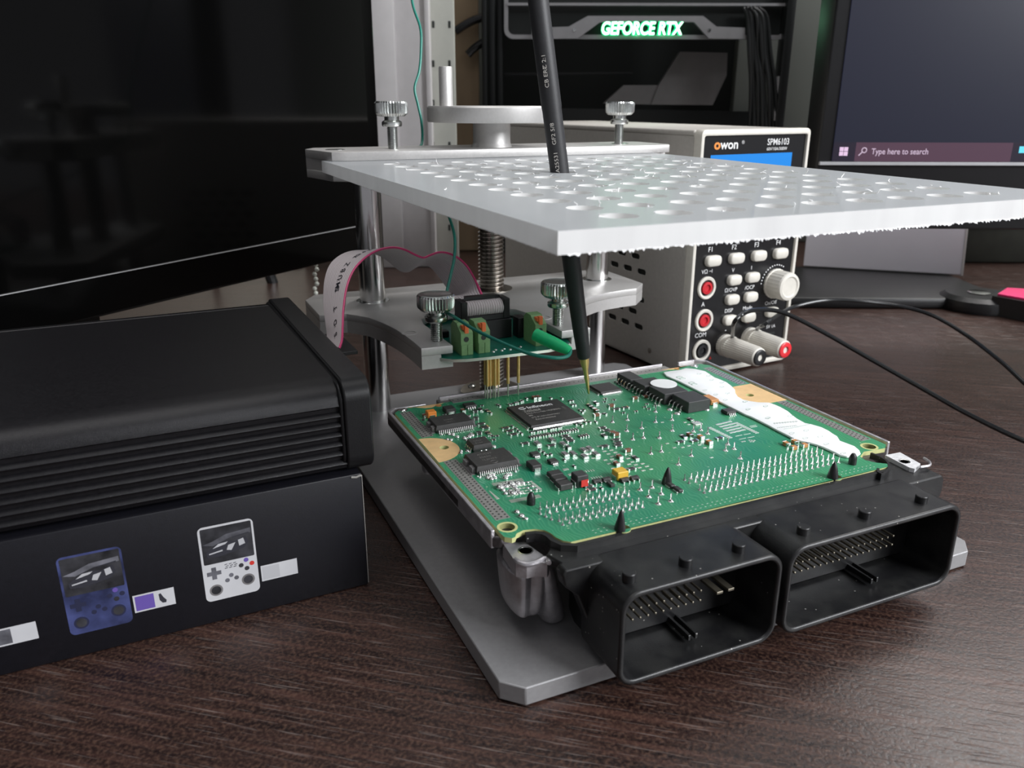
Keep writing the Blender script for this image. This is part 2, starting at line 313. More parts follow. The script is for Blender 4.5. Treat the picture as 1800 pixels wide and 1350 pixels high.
def circle(cx, cy, r, n=20): return [(cx+r*math.cos(2*PI*k/n), cy+r*math.sin(2*PI*k/n)) for k in range(n)]
def finish(me, mats, smooth=35):
    bm = bmesh.new(); bm.from_mesh(me)
    bmesh.ops.recalc_face_normals(bm, faces=bm.faces)
    ca = math.radians(smooth)
    for f in bm.faces: f.smooth = True
    for e in bm.edges:
        e.smooth = len(e.link_faces) == 2 and e.calc_face_angle(0) < ca
    bm.to_mesh(me); bm.free()
    for mt in (mats if isinstance(mats, (list, tuple)) else [mats]): me.materials.append(mt)
def link(name, me, parent=None, base=None):
    o = bpy.data.objects.new(name, me); COL.objects.link(o)
    if parent is not None:
        o.parent = parent
        off = Vector((0, 0, 0))
        p = parent
        while p is not None: off += p.location; p = p.parent
        if base is None: o.location = -off
        else: o.location = Vector(base)/1000-off
    elif base is not None: o.location = Vector(base)/1000
    return o
def mk(name, bm, mats, parent=None, mtx=None, base=None, smooth=35):
    """geometry in mm, world frame (or local to base when base is given)"""
    if mtx is not None: bmesh.ops.transform(bm, matrix=mtx, verts=bm.verts)
    for v in bm.verts: v.co *= .001
    me = bpy.data.meshes.new(name); bm.to_mesh(me); bm.free(); finish(me, mats, smooth)
    return link(name, me, parent, base)
def plate(name, outline, holes, z0, z1, mats, parent=None, mtx=None, side=None, bev=0):
    """flat plate with real holes"""
    cu = bpy.data.curves.new('c', 'CURVE'); cu.dimensions = '2D'; cu.fill_mode = 'BOTH'; cu.extrude = (z1-z0)/2-bev
    if bev: cu.bevel_depth = bev; cu.bevel_resolution = 1; cu.offset = -bev
    for lp in [outline]+list(holes):
        sp = cu.splines.new('POLY'); sp.points.add(len(lp)-1)
        for i, p in enumerate(lp): sp.points[i].co = (p[0], p[1], 0, 1)
        sp.use_cyclic_u = True
    o = bpy.data.objects.new('c', cu); COL.objects.link(o)
    dg = bpy.context.evaluated_depsgraph_get(); me = bpy.data.meshes.new_from_object(o.evaluated_get(dg))
    bpy.data.objects.remove(o); bpy.data.curves.remove(cu)
    bm = nb(); bm.from_mesh(me); bpy.data.meshes.remove(me)
    bmesh.ops.remove_doubles(bm, verts=bm.verts, dist=1e-4)
    for v in bm.verts: v.co.z += (z0+z1)/2
    for f in bm.faces: f.material_index = 0 if (side is None or abs(f.normal.z) > .6) else 1
    return mk(name, bm, mats, parent, mtx)
def text(name, body, size, mt, parent, mtx, ext=0.02, bold=0.0, align='LEFT', sx=1.0):
    cu = bpy.data.curves.new('t', 'FONT'); cu.body = body; cu.size = size; cu.extrude = ext; cu.offset = bold; cu.align_x = align; cu.resolution_u = 3
    o = bpy.data.objects.new('t', cu); COL.objects.link(o)
    dg = bpy.context.evaluated_depsgraph_get(); me = bpy.data.meshes.new_from_object(o.evaluated_get(dg))
    bpy.data.objects.remove(o); bpy.data.curves.remove(cu)
    me.materials.clear()
    bm = nb(); bm.from_mesh(me); bpy.data.meshes.remove(me)
    for v in bm.verts: v.co.x *= sx
    return mk(name, bm, mt, parent, mtx)
def frame(o, x, y, z=None):
    x = Vector(x).normalized(); y = Vector(y).normalized(); z = x.cross(y).normalized(); y = z.cross(x)
    return Matrix(((x.x, y.x, z.x, o[0]), (x.y, y.y, z.y, o[1]), (x.z, y.z, z.z, o[2]), (0, 0, 0, 1)))
def thing(name, label, cat, base=(0,0,0), group=None):
    o = bpy.data.objects.new(name, None); COL.objects.link(o); o.empty_display_size = .01
    o.location = Vector(base)/1000; o['label'] = label; o['category'] = cat
    if group: o['group'] = group
    return o
def tag(o, label, cat, group=None):
    o['label'] = label; o['category'] = cat
    if group: o['group'] = group
    return o
def struct(o): o['kind'] = 'structure'; return o
def stuff(o): o['kind'] = 'stuff'; return o
def copy_tree(o, parent=None):
    c = o.copy(); COL.objects.link(c); c.parent = parent
    for ch in [x for x in bpy.data.objects if x.parent == o]: copy_tree(ch, c)
    return c

# ================================================================== room shell and desk
HF = frame((0, 0, 0), HR, HD)          # local x = camera right, y = heading, z = up
bm = nb(); box(bm, -1500, 1800, 1120, 1180, -740, 1700); struct(mk('wall_back', bm, M['wallm'], mtx=HF))
bm = nb(); box(bm, -1560, -1500, -1500, 1180, -740, 1700); struct(mk('wall_left', bm, M['wallm'], mtx=HF))
bm = nb(); box(bm, -1560, 1800, -1500, 1180, -800, -740); struct(mk('floor', bm, M['floorm'], mtx=HF))
dk = thing('desk', 'dark brown wood-grain desk carrying all the equipment', 'desk', (150, 350, -740))
bm = nb(); box(bm, -900, 1100, -60, 1100, -25, 0, 1); mk('desktop', bm, M['desk'], dk, mtx=HF)
for x, y in ((-860, 0), (1040, 0), (-860, 1040), (1040, 1040)):
    bm = nb(); box(bm, x, x+50, y, y+50, -740, -25, 2); mk('leg', bm, M['black'], dk, mtx=HF)

# ================================================================== press stand
st = thing('press_stand', 'silver aluminium press stand with steel rods, screw and handwheel', 'stand', (164, 380, 0))
c = 5.6
bm = nb(); prism(bm, [(72.6+c, 162.6), (256.5-c, 162.6), (256.5, 162.6+c), (256.5, 403-c), (256.5-c, 403), (72.6+c, 403), (72.6, 403-c), (72.6, 162.6+c)], 0.6, 6.5)
o = mk('base_plate', bm, M['alu_base'], st); bv = o.modifiers.new('b', 'BEVEL'); bv.width = .0004; bv.segments = 2; bv.limit_method = 'ANGLE'
for x, y in ((86, 176), (243, 176), (86, 390), (243, 390)):
    bm = nb(); cyl(bm, (x, y, 0), 4, 0, .7, 16); mk('rubber_foot', bm, M['rubber'], st)
RODS = ((100.0, 386.0), (227.0, 386.0))
for x, y in RODS:
    bm = nb(); cyl(bm, (x, y, 0), 6.2, 6.5, 125, 40); mk('guide_rod', bm, M['steel'], st)
bm = nb(); thread(bm, (163.5, 386, 0), 6.7, 7.5, 124, 2.0, .9); cyl(bm, (163.5, 386, 0), 5.8, 6.5, 124, 28); mk('lead_screw', bm, M['screw'], st)
bm = nb(); cyl(bm, (163.5, 386, 0), 17, 6.5, 7.7, 40, ch=.3); o = mk('screw_flange', bm, M['screw'], st)
for k in range(4):
    t = PI/4+k*PI/2; bm = nb(); lathe(bm, [(2.2, 0), (2.2, .6), (1.2, 1.1), (1.1, .7)], (163.5+12*math.cos(t), 386+12*math.sin(t), 7.7), 14); mk('flange_screw', bm, M['zinc'], o)
# --- carriage (slides on the rods)
Zc = 63.5
pl = [onz(u, v, Zc) for u, v in ((740.6, 612.5), (726, 600), (710, 588), (696, 579), (680, 571), (664, 564), (648, 558), (628, 554.5), (609, 551.5))]
left = [(p.x, p.y) for p in pl]
pr = [onz(u, v, Zc) for u, v in ((1119, 507), (1095, 510), (1070, 514), (1048, 519), (1028, 526), (1015, 533))]
right = [(p.x, p.y) for p in pr]
outl = [(108.2, 295.6)]+[(p) for p in left][0:]+[(69.5, 366), (69.5, 399), (76, 409), (236, 409), (243.4, 402), (243.4, 365)]+right+[(180, 328), (174, 312), (172, 296.5), (158.2, 296.5)]
inner = [(158.2, 332), (156.5, 340), (151, 345.5), (144, 347.5), (122, 347.5), (115, 345.5), (110, 340), (108.2, 332)]
ZL = 60.1; ZS = 57.2
upper = plate('carriage_plate', outl+inner, [circle(x, y, 8.2, 28) for x, y in RODS]+[circle(163.5, 386, 8.6, 28)], ZL, Zc, M['alu'], st, bev=.35)
# slotted middle: the arms keep a recess for the board
inner2 = [(163.0, 330), (161, 342), (155, 350), (144, 352), (122, 352), (111, 350), (105, 342), (103.2, 330)]
outm = list(outl); outm[0] = (103.2, 295.6); outm[-1] = (163.0, 296.5)
plate('carriage_core', outm+inner2, [circle(x, y, 8.2, 28) for x, y in RODS]+[circle(163.5, 386, 8.6, 28)], ZS-.02, ZL+.02, M['alu'], st)
plate('carriage_lower_plate', outl+inner, [circle(x, y, 8.2, 28) for x, y in RODS]+[circle(163.5, 386, 8.6, 28)], 54.5, ZS, M['alu'], st)
for x, y in RODS:
    bm = nb(); lathe(bm, [(6.3, 54.5), (8.2, 54.5), (8.2, 63.2), (7.9, 63.5), (6.5, 63.5), (6.3, 63.2)], (x, y, 0), 36); mk('bushing', bm, M['zinc'], st)
bm = nb(); lathe(bm, [(6.8, 54), (8.6, 54), (8.6, 63.4), (11, 63.5), (11, 63.9), (6.8, 64)], (163.5, 386, 0), 36); mk('screw_nut', bm, M['screw'], st)
for x, y in ((101.5, 313.5), (165, 313.5)):
    bm = nb(); lathe(bm, [(2.6, 63.45), (2.6, 63.75), (3.4, 63.7), (3.6, 63.45)], (x-3.5, y+6.5, 0), 20); mk('hole_rim', bm, M['alu'], st)
# --- top bar with slot for the sheet
def barpoly(y0): return [(87.5, y0+1), (249, y0+1), (258, y0+3), (261, y0+8), (261, 404), (255, 409), (81, 409), (75.2, 399), (81.2, y0+4.5)]
TBH = [circle(x, y, 3.0, 16) for x, y in ((86, 390), (240, 390))]
plate('top_bar', barpoly(366), [], 131.05, 134.9, M['alu'], st, bev=.3)
plate('top_bar_core', [(80.6, 377), (261, 377), (261, 404), (255, 409), (81, 409), (75.2, 399)], [], 125.9, 131.1, M['alu'], st)
plate('top_bar_lip', barpoly(366), [], 122.2, 125.95, M['alu'], st, bev=.3)
for x in (87, 240):
    bm = nb(); lathe(bm, [(4.6, 134.85), (4.6, 135.0), (4.0, 135.1), (3.0, 134.95)], (x, 389, 0), 24); mk('rod_bolt', bm, M['zinc'], st)
# --- handwheel
hw = Vector((164.3, 386, 0))
bm = nb(); lathe(bm, [(31, 146.6), (31.4, 147.2), (31.4, 153.3), (30.8, 154), (0.01, 154)], hw, 72); lathe(bm, [(0.01, 146.5), (31, 146.6)], hw, 72)
o = mk('handwheel', bm, M['alu'], st)
bm = nb(); lathe(bm, [(10.0, 134.9), (9.6, 136), (9.2, 137), (9.2, 146.6)], hw, 40); mk('handwheel_hub', bm, M['alu'], o)
bm = nb(); lathe(bm, [(3.2, 154), (3.2, 171), (2.9, 171.5), (0.01, 171.5)], (140.8, 386, 0), 28); mk('handwheel_handle', bm, M['alu'], o)
# ================================================================== thumb screws
def thumb_screw(label, x, y, z, head=19.4, group='knurled thumb screws of the press stand'):
    t = thing('thumb_screw', label, 'screw', (x, y, z), group)
    b = (x, y, z); h = head
    bm = nb(); lathe(bm, [(3.4, h-6.9), (6.2, h-6.6), (7.4, h-5.4), (7.65, h-4.6), (7.65, h-.8), (7.1, h-.1), (6.4, h+.1), (5.6, h-.15), (0.01, h-.15)], (0,0,0), 72, gear=7.3, gd=.07)
    mk('knurled_head', bm, M['zinc'], t, base=b, smooth=20)
    bm = nb(); lathe(bm, [(2.4, h-11.3), (4.3, h-11.2), (4.7, h-10.6), (4.7, h-9.2), (4.2, h-8.7), (3.4, h-8.3), (3.4, h-6.8)], (0,0,0), 32); mk('collar', bm, M['zinc'], t, base=b)
    bm = nb(); thread(bm, (0,0,0), 2.45, -4, h-11.2, .8, .35, 20); cyl(bm, (0,0,0), 2.1, -4, h-11, 20); mk('threaded_shank', bm, M['zinc'], t, base=b)
    return t
thumb_screw('zinc knurled thumb screw on the left arm of the carriage, behind the green terminals', 104.8, 305.0, 63.5)
thumb_screw('zinc knurled thumb screw on the right arm of the carriage, beside the black probe', 161.3, 306.5, 63.5)
thumb_screw('zinc knurled thumb screw standing on the left end of the top bar', 113.7, 386.0, 134.9, 21.2)
thumb_screw('zinc knurled thumb screw on the right end of the top bar', 237.3, 386.0, 134.9, 21.2)

# ================================================================== acrylic sheet
ac = thing('acrylic_sheet', 'frosted clear acrylic sheet drilled with rows of round holes, held by the top bar', 'sheet', (163, 260, 126))
HX = [101.7+15.4*i for i in range(9)]; HY = [164.0+16.35*j for j in range(12)]
holes = [circle(x+random.uniform(-.25, .25), y+random.uniform(-.25, .25), 4.75, 22) for x in HX for y in HY]
o = plate('drilled_sheet', [(77.8, 148.5), (248, 148.5), (248, 376.8), (77.8, 376.8)], holes, 126.0, 131.0, [M['acr'], M['acr_edge']], ac, side=1)
# burrs and swarf left by the saw and the drill
bm = nb()
for e in range(700):
    if e < 420: p = Vector((77.8+random.random()**.7*170, 148.5, 126.0)); d = Vector((random.uniform(-.5, .5), random.uniform(-.8, -.1), random.uniform(-.9, .05)))
    else: p = Vector((77.8, 148.5+random.random()*170, 126.0)); d = Vector((random.uniform(-.4, .05), random.uniform(-.4, .4), random.uniform(-.6, .0)))
    ln = random.uniform(.3, 1.0)*(.95 if e < 420 else .4); q = p+d*ln; w = Vector((random.uniform(.2, .8) if e < 420 else 0, 0 if e < 420 else .5, 0))
    a = [bm.verts.new(x) for x in (p-w, p+w, q)]; b2 = bm.verts.new((p+q)/2+Vector((0, .15, .25)))
    bm.faces.new(a); bm.faces.new((a[0], a[2], b2)); bm.faces.new((a[1], b2, a[2]))
stuff(mk('saw_burr', bm, M['swarf'], ac))
bm = nb()
for x in HX:
    for y in HY:
        for k in range(random.choice((0, 1, 1, 2, 3))):
            t = random.uniform(0, 2*PI); p = Vector((x+4.8*math.cos(t), y+4.8*math.sin(t), 131.0)); pts = [p]
            d = Vector((random.uniform(-1, 1), random.uniform(-1, 1), random.uniform(.1, .6)*(2.0 if random.random() < .05 else .5)))*random.uniform(.4, 1.1)
            for s in range(4): pts.append(pts[-1]+d*.6+Vector((random.uniform(-.35, .35), random.uniform(-.35, .35), random.uniform(-.1, .2))))
            for q in pts: q.z = max(q.z, 131.05)
            tube(bm, pts, [.18, .16, .14, .1, .05], 4)
for k in range(16):
    p = Vector((random.uniform(82, 240), random.uniform(152, 350), 131.1)); tube(bm, [p, p+Vector((.8, .5, .1)), p+Vector((1.2, 1.4, .3))], .14, 4)
stuff(mk('drilling_swarf', bm, M['swarf'], ac))

# ================================================================== engine control unit
ZP = 38.5
ec = thing('engine_control_unit', 'opened engine control unit with green circuit board and black connectors on the base plate', 'control unit', (158, 240, 6.5))
def P(u, v, z=ZP): q = onz(u, v, z); return (q.x, q.y)
# --- cast housing
bm = nb()
prism(bm, [(80.6, 192), (83, 190.5), (97, 190.5), (99, 184), (228, 184), (230, 190), (238.6, 192), (238.6, 297), (235.5, 300.5), (83.5, 300.5), (80.2, 297)], 33.2, 36.9)
prism(bm, [(100, 190), (224, 190), (224, 284), (220, 288), (104, 288), (100, 284)], 25, 33.3)
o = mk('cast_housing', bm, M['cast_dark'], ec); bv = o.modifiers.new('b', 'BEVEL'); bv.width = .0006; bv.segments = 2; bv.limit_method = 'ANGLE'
# raised rim: left, right, back segments with the two cut-outs
def rim(pts, w, z0, z1):
    bm = nb()
    for a, b in zip(pts, pts[1:]):
        a = Vector((*a, 0)); b = Vector((*b, 0)); t = (b-a).normalized(); n = Vector((-t.y, t.x, 0))*w/2
        prism(bm, [tuple((a-n-t*w*.2)[:2]), tuple((b-n+t*w*.2)[:2]), tuple((b+n+t*w*.2)[:2]), tuple((a+n-t*w*.2)[:2])], z0, z1)
    o = mk('housing_rim', bm, M['cast'], ec); bv = o.modifiers.new('b', 'BEVEL'); bv.width = .0003; bv.segments = 2; bv.limit_method = 'ANGLE'; return o
rim([(81.2, 192), (81.0, 296.5), (83.8, 299.6), (97, 299.6)], 1.3, 33, 38.9)
rim([(104.5, 303.4), (215.5, 303.4)], .9, 34, 39.4)
rim([(224.5, 303.0), (233.5, 303.0), (238.0, 299.5), (238.2, 192)], 1.3, 33, 39.2)
bm = nb(); box(bm, 103, 217, 296, 303.2, 33.5, 38.4, .3); box(bm, 223.5, 236, 296, 303, 33.5, 38.0, .3); mk('back_ledge', bm, M['strip'], ec)
# --- feet and front-left bracket
for x, y in ((92, 268), (226, 268)):
    bm = nb(); lathe(bm, [(2.6, 23.5), (3.2, 24.5), (3.6, 33.5)], (x-4 if x < 100 else x+4, y, 0), 20); mk('housing_boss', bm, M['cast'], ec)
def bracket(flip, parent):
    def X(x): return x if not flip else 319.0-x
    bm = nb()
    zt = 34.4; q = [P(u, v, zt) for u, v in ((884, 955), (922, 952), (935, 962), (966, 984), (962, 990), (944, 988), (926, 992), (907, 989))]
    q = [(X(a), b) for a, b in q]
    h = P(924, 968, zt)
    prism(bm, q, zt-4.6, zt)
    mk('mounting_ear', bm, M['cast'], parent)
    bm = nb(); lathe(bm, [(2.1, zt), (2.3, zt+.06), (1.9, zt+.08), (1.7, zt-.4), (0.01, zt-1.2)], (X(h[0]), h[1], 0), 24); mk('ear_hole', bm, M['zinc'], parent)
    # raised curved lip
    lip = [P(u, v, zt) for u, v in ((905, 983), (912, 989), (927, 992), (944, 988), (955, 982), (963, 984), (964, 990))]
    bm = nb(); tube(bm, catmull([(X(a), b-.3, zt+.2) for a, b in lip], 4), .75, 8); mk('ear_lip', bm, M['cast'], parent)
    # fluted column under the ear
    bm = nb()
    rings = []
    for zz, k in ((zt-4.5, 1.0), (27, .97), (21, .92), (14.5, .82), (12.6, .6)):
        rings.append([bm.verts.new((X(88.8+(a-88.8)*k), 187+(b-187)*k, zz)) for a, b in ((83.4, 181.5), (86.5, 179.6), (88.5, 181.6), (90.8, 180.0), (93.6, 180.4), (94.6, 183.5), (95, 199), (83, 203))])
    for a, b in zip(rings, rings[1:]):
        for k in range(8): bm.faces.new((a[k], a[(k+1)%8], b[(k+1)%8], b[k]))
    bm.faces.new(rings[0]); bm.faces.new(list(reversed(rings[-1])))
    o = mk('bracket_column', bm, M['cast'], parent, smooth=60); sb = o.modifiers.new('s', 'SUBSURF'); sb.levels = 1; sb.render_levels = 2
    # slanted foot rib
    bm = nb()
    top = [(89.5, 180.2), (93.5, 178.4), (95.6, 180.5), (94.8, 190), (90, 190)]
    bot = [(94.2, 185.2), (97.8, 182.6), (103.4, 184.4), (103.8, 193), (95, 196)]
    rings = []
    for t in (0, .25, .5, .75, 1, 1.08):
        f = min(t, 1); z = 32-(32-7.4)*min(t, 1)-(.8 if t > 1 else 0); k = 1 if t <= 1 else .6
        mx = sum((a[0]*(1-f)+b[0]*f) for a, b in zip(top, bot))/5; my = sum((a[1]*(1-f)+b[1]*f) for a, b in zip(top, bot))/5
        rings.append([bm.verts.new((X(mx+((a[0]*(1-f)+b[0]*f)-mx)*k), my+((a[1]*(1-f)+b[1]*f)-my)*k, z)) for a, b in zip(top, bot)])
    for a, b in zip(rings, rings[1:]):
        for k in range(5): bm.faces.new((a[k], a[(k+1)%5], b[(k+1)%5], b[k]))
    bm.faces.new(rings[0]); bm.faces.new(list(reversed(rings[-1])))
    o = mk('bracket_foot', bm, M['cast'], parent, smooth=60); sb = o.modifiers.new('s', 'SUBSURF'); sb.levels = 1; sb.render_levels = 2
bracket(False, ec)
# right ear, bright and angular
zt = 37.6
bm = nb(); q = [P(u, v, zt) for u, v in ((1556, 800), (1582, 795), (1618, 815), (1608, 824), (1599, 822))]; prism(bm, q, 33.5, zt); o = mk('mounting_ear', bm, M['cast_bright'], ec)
bm = nb(); h = P(1590, 811, zt); lathe(bm, [(1.7, zt), (1.9, zt+.1), (1.5, zt+.05), (1.3, zt-.1), (.01, zt-.1)], (h[0], h[1], 0), 20); mk('ear_hole', bm, M['zinc'], ec)
bm = nb(); tube(bm, catmull([(*P(u, v, zt), zt+.2) for u, v in ((1624, 806), (1633, 812), (1634, 819), (1618, 822))], 4), .45, 8); mk('ear_lip', bm, M['cast'], ec)
# --- black connector flange (frame under the front of the board)
bm = nb()
fl = [(96, 170.2), (100, 168.6), (225, 168.6), (236, 168.6), (238.4, 171), (238.8, 181), (230.5, 182.5)]
prism(bm, [(104, 171.5), (226, 171.5), (226, 184), (220, 190), (106, 190), (104, 183)], 7, 33.5)
o = mk('connector_flange', bm, M['plastic'], ec)
def rrect3(name, x0, x1, z0, z1, y0, y1, r, mt, parent, wall=None, n=7):
    """rounded tube along y, open to the front when wall is given"""
    bm = nb(); oo = rrect(x0, x1, z0, z1, r, n); N_ = len(oo)
    A = [bm.verts.new((x, y0, z)) for x, z in oo]; B = [bm.verts.new((x, y1, z)) for x, z in oo]
    for i in range(N_): bm.faces.new((A[i], A[(i+1)%N_], B[(i+1)%N_], B[i]))
    bm.faces.new(B)
    if wall:
        ii = rrect(x0+wall, x1-wall, z0+wall, z1-wall, max(.5, r-wall), n)
        yb = y1-2
        a = [bm.verts.new((x, y0, z)) for x, z in ii]; b = [bm.verts.new((x, yb, z)) for x, z in ii]
        for i in range(N_):
            bm.faces.new((A[i], a[i], a[(i+1)%N_], A[(i+1)%N_])); bm.faces.new((a[i], b[i], b[(i+1)%N_], a[(i+1)%N_]))
        bm.faces.new(b)
    else: bm.faces.new(list(reversed(A)))
    o = mk(name, bm, mt, parent); bv = o.modifiers.new('b', 'BEVEL'); bv.width = .0007; bv.segments = 3; bv.limit_method = 'ANGLE'; bv.angle_limit = math.radians(50); return o
# ledge plate the board wall stands on
bm = nb(); oo = [(93.5, 171.5), (94, 169), (235, 169), (237.6, 171.5), (238.6, 179.5), (233, 184), (97, 184), (91.5, 178)]
prism(bm, oo, 33.4, 36.1); o = mk('flange_ledge', bm, M['plastic'], ec); bv = o.modifiers.new('b', 'BEVEL'); bv.width = .0005; bv.segments = 2; bv.limit_method = 'ANGLE'
bm = nb(); fw = [(92.6, 36.2), (91.6, 34.8), (92.4, 31), (96.5, 27), (101.5, 14), (104, 9.5), (228, 9.5), (233, 14), (236.5, 24), (238.6, 30), (238.4, 34.6), (237.2, 36.2)]
A = [bm.verts.new((x, 168.0, z)) for x, z in fw]; B = [bm.verts.new((x, 172.3, z)) for x, z in fw]; bm.faces.new(A); bm.faces.new(list(reversed(B)))
for i in range(len(A)): bm.faces.new((A[i], B[i], B[(i+1)%len(A)], A[(i+1)%len(A)]))
o = mk('flange_wall', bm, M['plastic'], ec); bv = o.modifiers.new('b', 'BEVEL'); bv.width = .0005; bv.segments = 2; bv.limit_method = 'ANGLE'
# wall following the board's front edge
front = [P(u, v, ZP) for u, v in ((884, 941), (896, 947), (906, 945), (909, 938), (922, 932.5), (941, 930.5), (956, 932), (968, 937), (977, 945), (990, 951), (1010, 952.5))]
fr2 = [P(u, v, ZP) for u, v in ((1540, 829), (1553, 824), (1545, 817), (1530, 811), (1522, 804), (1530, 796), (1545, 792), (1550, 789))]
def wall_run(name, pts, off, z0, z1, w):
    bm = nb(); pp = [Vector((a, b, 0)) for a, b in pts]; I = []; O = []
    for i, p in enumerate(pp):
        t = (pp[min(i+1, len(pp)-1)]-pp[max(0, i-1)]).normalized(); n = Vector((t.y, -t.x, 0))
        I.append(p+n*off); O.append(p+n*(off+w))
    for i in range(len(pp)-1):
        prism(bm, [tuple(I[i][:2]), tuple(I[i+1][:2]), tuple(O[i+1][:2]), tuple(O[i][:2])], z0, z1)
    bmesh.ops.remove_doubles(bm, verts=bm.verts, dist=.01)
    return mk(name, bm, M['plastic'], ec)
runL = front[4:]+[(222, 177.2)]
wall_run('board_wall', runL, .35, 35.5, 38.2, 1.5)
def catmull2(p): return [(q.x, q.y) for q in catmull([(a, b, 0) for a, b in p], 4)]
runR = [(222, 177.2), (224.3, 177.0), (223.6, 179.4), (222.0, 181.6), (224.0, 185.0)]
wall_run('board_wall', catmull2([(218, 177.2), P(1549, 831), P(1557, 825), P(1559, 817), P(1554, 809), P(1545, 803.5), P(1537, 800), P(1529, 797)]), .3, 35.5, 38.6, .8)
# --- plug shrouds
YF = 151.0
LX0, LX1, GX0, GX1 = 99.8, 153.4, 155.6, 226.2
s1 = rrect3('plug_shroud', LX0, LX1, 6.9, 36.4, YF, 172, 6.0, M['plastic'], ec, 1.8)
s2 = rrect3('plug_shroud', GX0, GX1, 6.9, 36.4, YF, 172, 6.0, M['plastic'], ec, 1.8)
s1['label'] = 'smaller left plug shroud'; s2['label'] = 'larger right plug shroud'
for s, xs in ((s1, (105.5, 123.6, 141.7)), (s2, (165.3, 189.6, 213.8))):
    for x in xs:
        bm = nb(); lathe(bm, [(1.9, 36.3), (1.9, 38.6), (1.7, 38.8), (.01, 38.8)], (x, 157, 0), 20); mk('keying_peg', bm, M['plastic'], s)
# pins inside the shrouds
def pinrow(s, x0, n, dx, z, tip, w=.64):
    for i in range(n):
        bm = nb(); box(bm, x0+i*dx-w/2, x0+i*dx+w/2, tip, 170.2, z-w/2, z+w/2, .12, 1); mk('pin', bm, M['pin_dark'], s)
for z, t in ((23.4, 160.5), (20.2, 160.5), ):
    pinrow(s1, 107.4, 11, 2.54, z, t)
    pinrow(s2, 163.0, 19, 2.54, z, t)
for x in (137.5, 141.5):
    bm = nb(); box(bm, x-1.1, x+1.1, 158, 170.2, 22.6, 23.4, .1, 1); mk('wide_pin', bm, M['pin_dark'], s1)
for s, x in ((s1, 128), (s2, 199)):
    for d in (0, 2.4):
        bm = nb(); box(bm, x+d-.4, x+d+.4, 158, 170.2, 9.6, 11.4, .1, 1); mk('polarising_rib', bm, M['plastic'], s)
    bm = nb(); box(bm, x-20, x+12, 166.5, 170.2, 27.2, 28.0, .1, 1); mk('pin_block_edge', bm, M['plastic'], s)

# --- circuit board
bo = [(82.9, 191.0)]+[P(u, v) for u, v in ((880, 938), (887, 944), (900, 946), (905.5, 944), (908, 938), (920, 932), (941, 930), (957, 932), (968, 937), (977, 944.5), (990, 950.5), (1004, 952.5))]+[(221, 177.2), (222.6, 177.6), (223.6, 179), (220.5, 181.5), (218.8, 184.5), (219.6, 187.5), (224, 190.0), (233.5, 189.2), (236.4, 191.5), (236.6, 294.5), (233.8, 298.0), (86.0, 298.2), (82.8, 295.0)]
hl = P(891.7, 926.7); hr = P(1528, 785); ml_ = P(780.9, 786.7); mr_ = P(1318, 694.7)
pegs = [P(1091, 930), P(1173, 850), P(1464, 839)]
board = plate('circuit_board', bo, [circle(*hl, 2.3, 24), circle(*hr, 2.3, 24), circle(*ml_, 1.7, 20), circle(*mr_, 1.7, 20), circle(pegs[0][0]+.8, pegs[0][1], 2.3, 20), circle(pegs[2][0]+.8, pegs[2][1], 2.3, 20)], 36.9, ZP, [M['pcb'], M['edge']], ec, side=1)
# bare laminate corners around the fixing screws
def halfmoon(cx, cy, rx, ry, x0, n=16, sgn=1):
    pts = [(cx+sgn*rx*math.cos(t), cy+ry*math.sin(t)) for t in [-PI/2+PI*k/n for k in range(n+1)]]
    return [(x0, cy-ry)]+pts+[(x0, cy+ry)]
def ring_land(name, poly, hole, label):
    o = plate(name, poly, [hole] if hole else [], ZP, ZP+.06, M['tan'], board); o['label'] = label
ring_land('bare_land', halfmoon(83.4, 254.5, 10.8, 11.2, 83.0), circle(*ml_, 1.7, 20), 'tan bare land at the left edge')
ring_land('bare_land', halfmoon(228.5, 254.0, 9.2, 11.3, 236.4, sgn=-1), circle(*mr_, 1.7, 20), 'tan bare land at the right edge')
bl = [P(u, v) for u, v in ((708, 715.5), (735, 711), (758, 706), (772, 706.5), (768, 712), (758, 717), (748, 716.5), (732, 716), (718, 718))]
bl = [(90.5, 297.9), (104.5, 297.9)]+[P(u, v) for u, v in ((769, 712), (759, 716.5), (748, 717.5), (733, 716.5), (716, 716))]
ring_land('bare_land', bl, None, 'tan bare land at the back left corner')
bl2 = [(213.5, 297.9), (226.5, 297.9)]+[P(u, v) for u, v in ((1197, 644.5), (1186, 649.5), (1160, 650.5))]
ring_land('bare_land', bl2, None, 'tan bare land at the back right corner')
for x, y, r in ((101.5, 295.8, 1.3), (219, 296.2, 1.2)):
    bm = nb(); cyl(bm, (x, y, 0), r, ZP+.05, ZP+.12, 16); mk('land_hole', bm, M['copper'], board)
for x, y in (P(708.5, 721.5), P(1220.5, 643.8)):
    bm = nb(); lathe(bm, [(1.9, ZP), (1.9, ZP+.25), (1.2, ZP+.3), (1.0, ZP+.7), (.01, ZP+.8)], (x, y, 0), 18); mk('tooling_rivet', bm, M['solder'], board)
for cx, cy in (hl, hr):
    bm = nb(); lathe(bm, [(3.1, ZP), (3.1, ZP+.06), (2.3, ZP+.06), (2.3, ZP-1.5)], (cx, cy, 0), 24, caps=False); mk('hole_ring', bm, M['edge'], board)
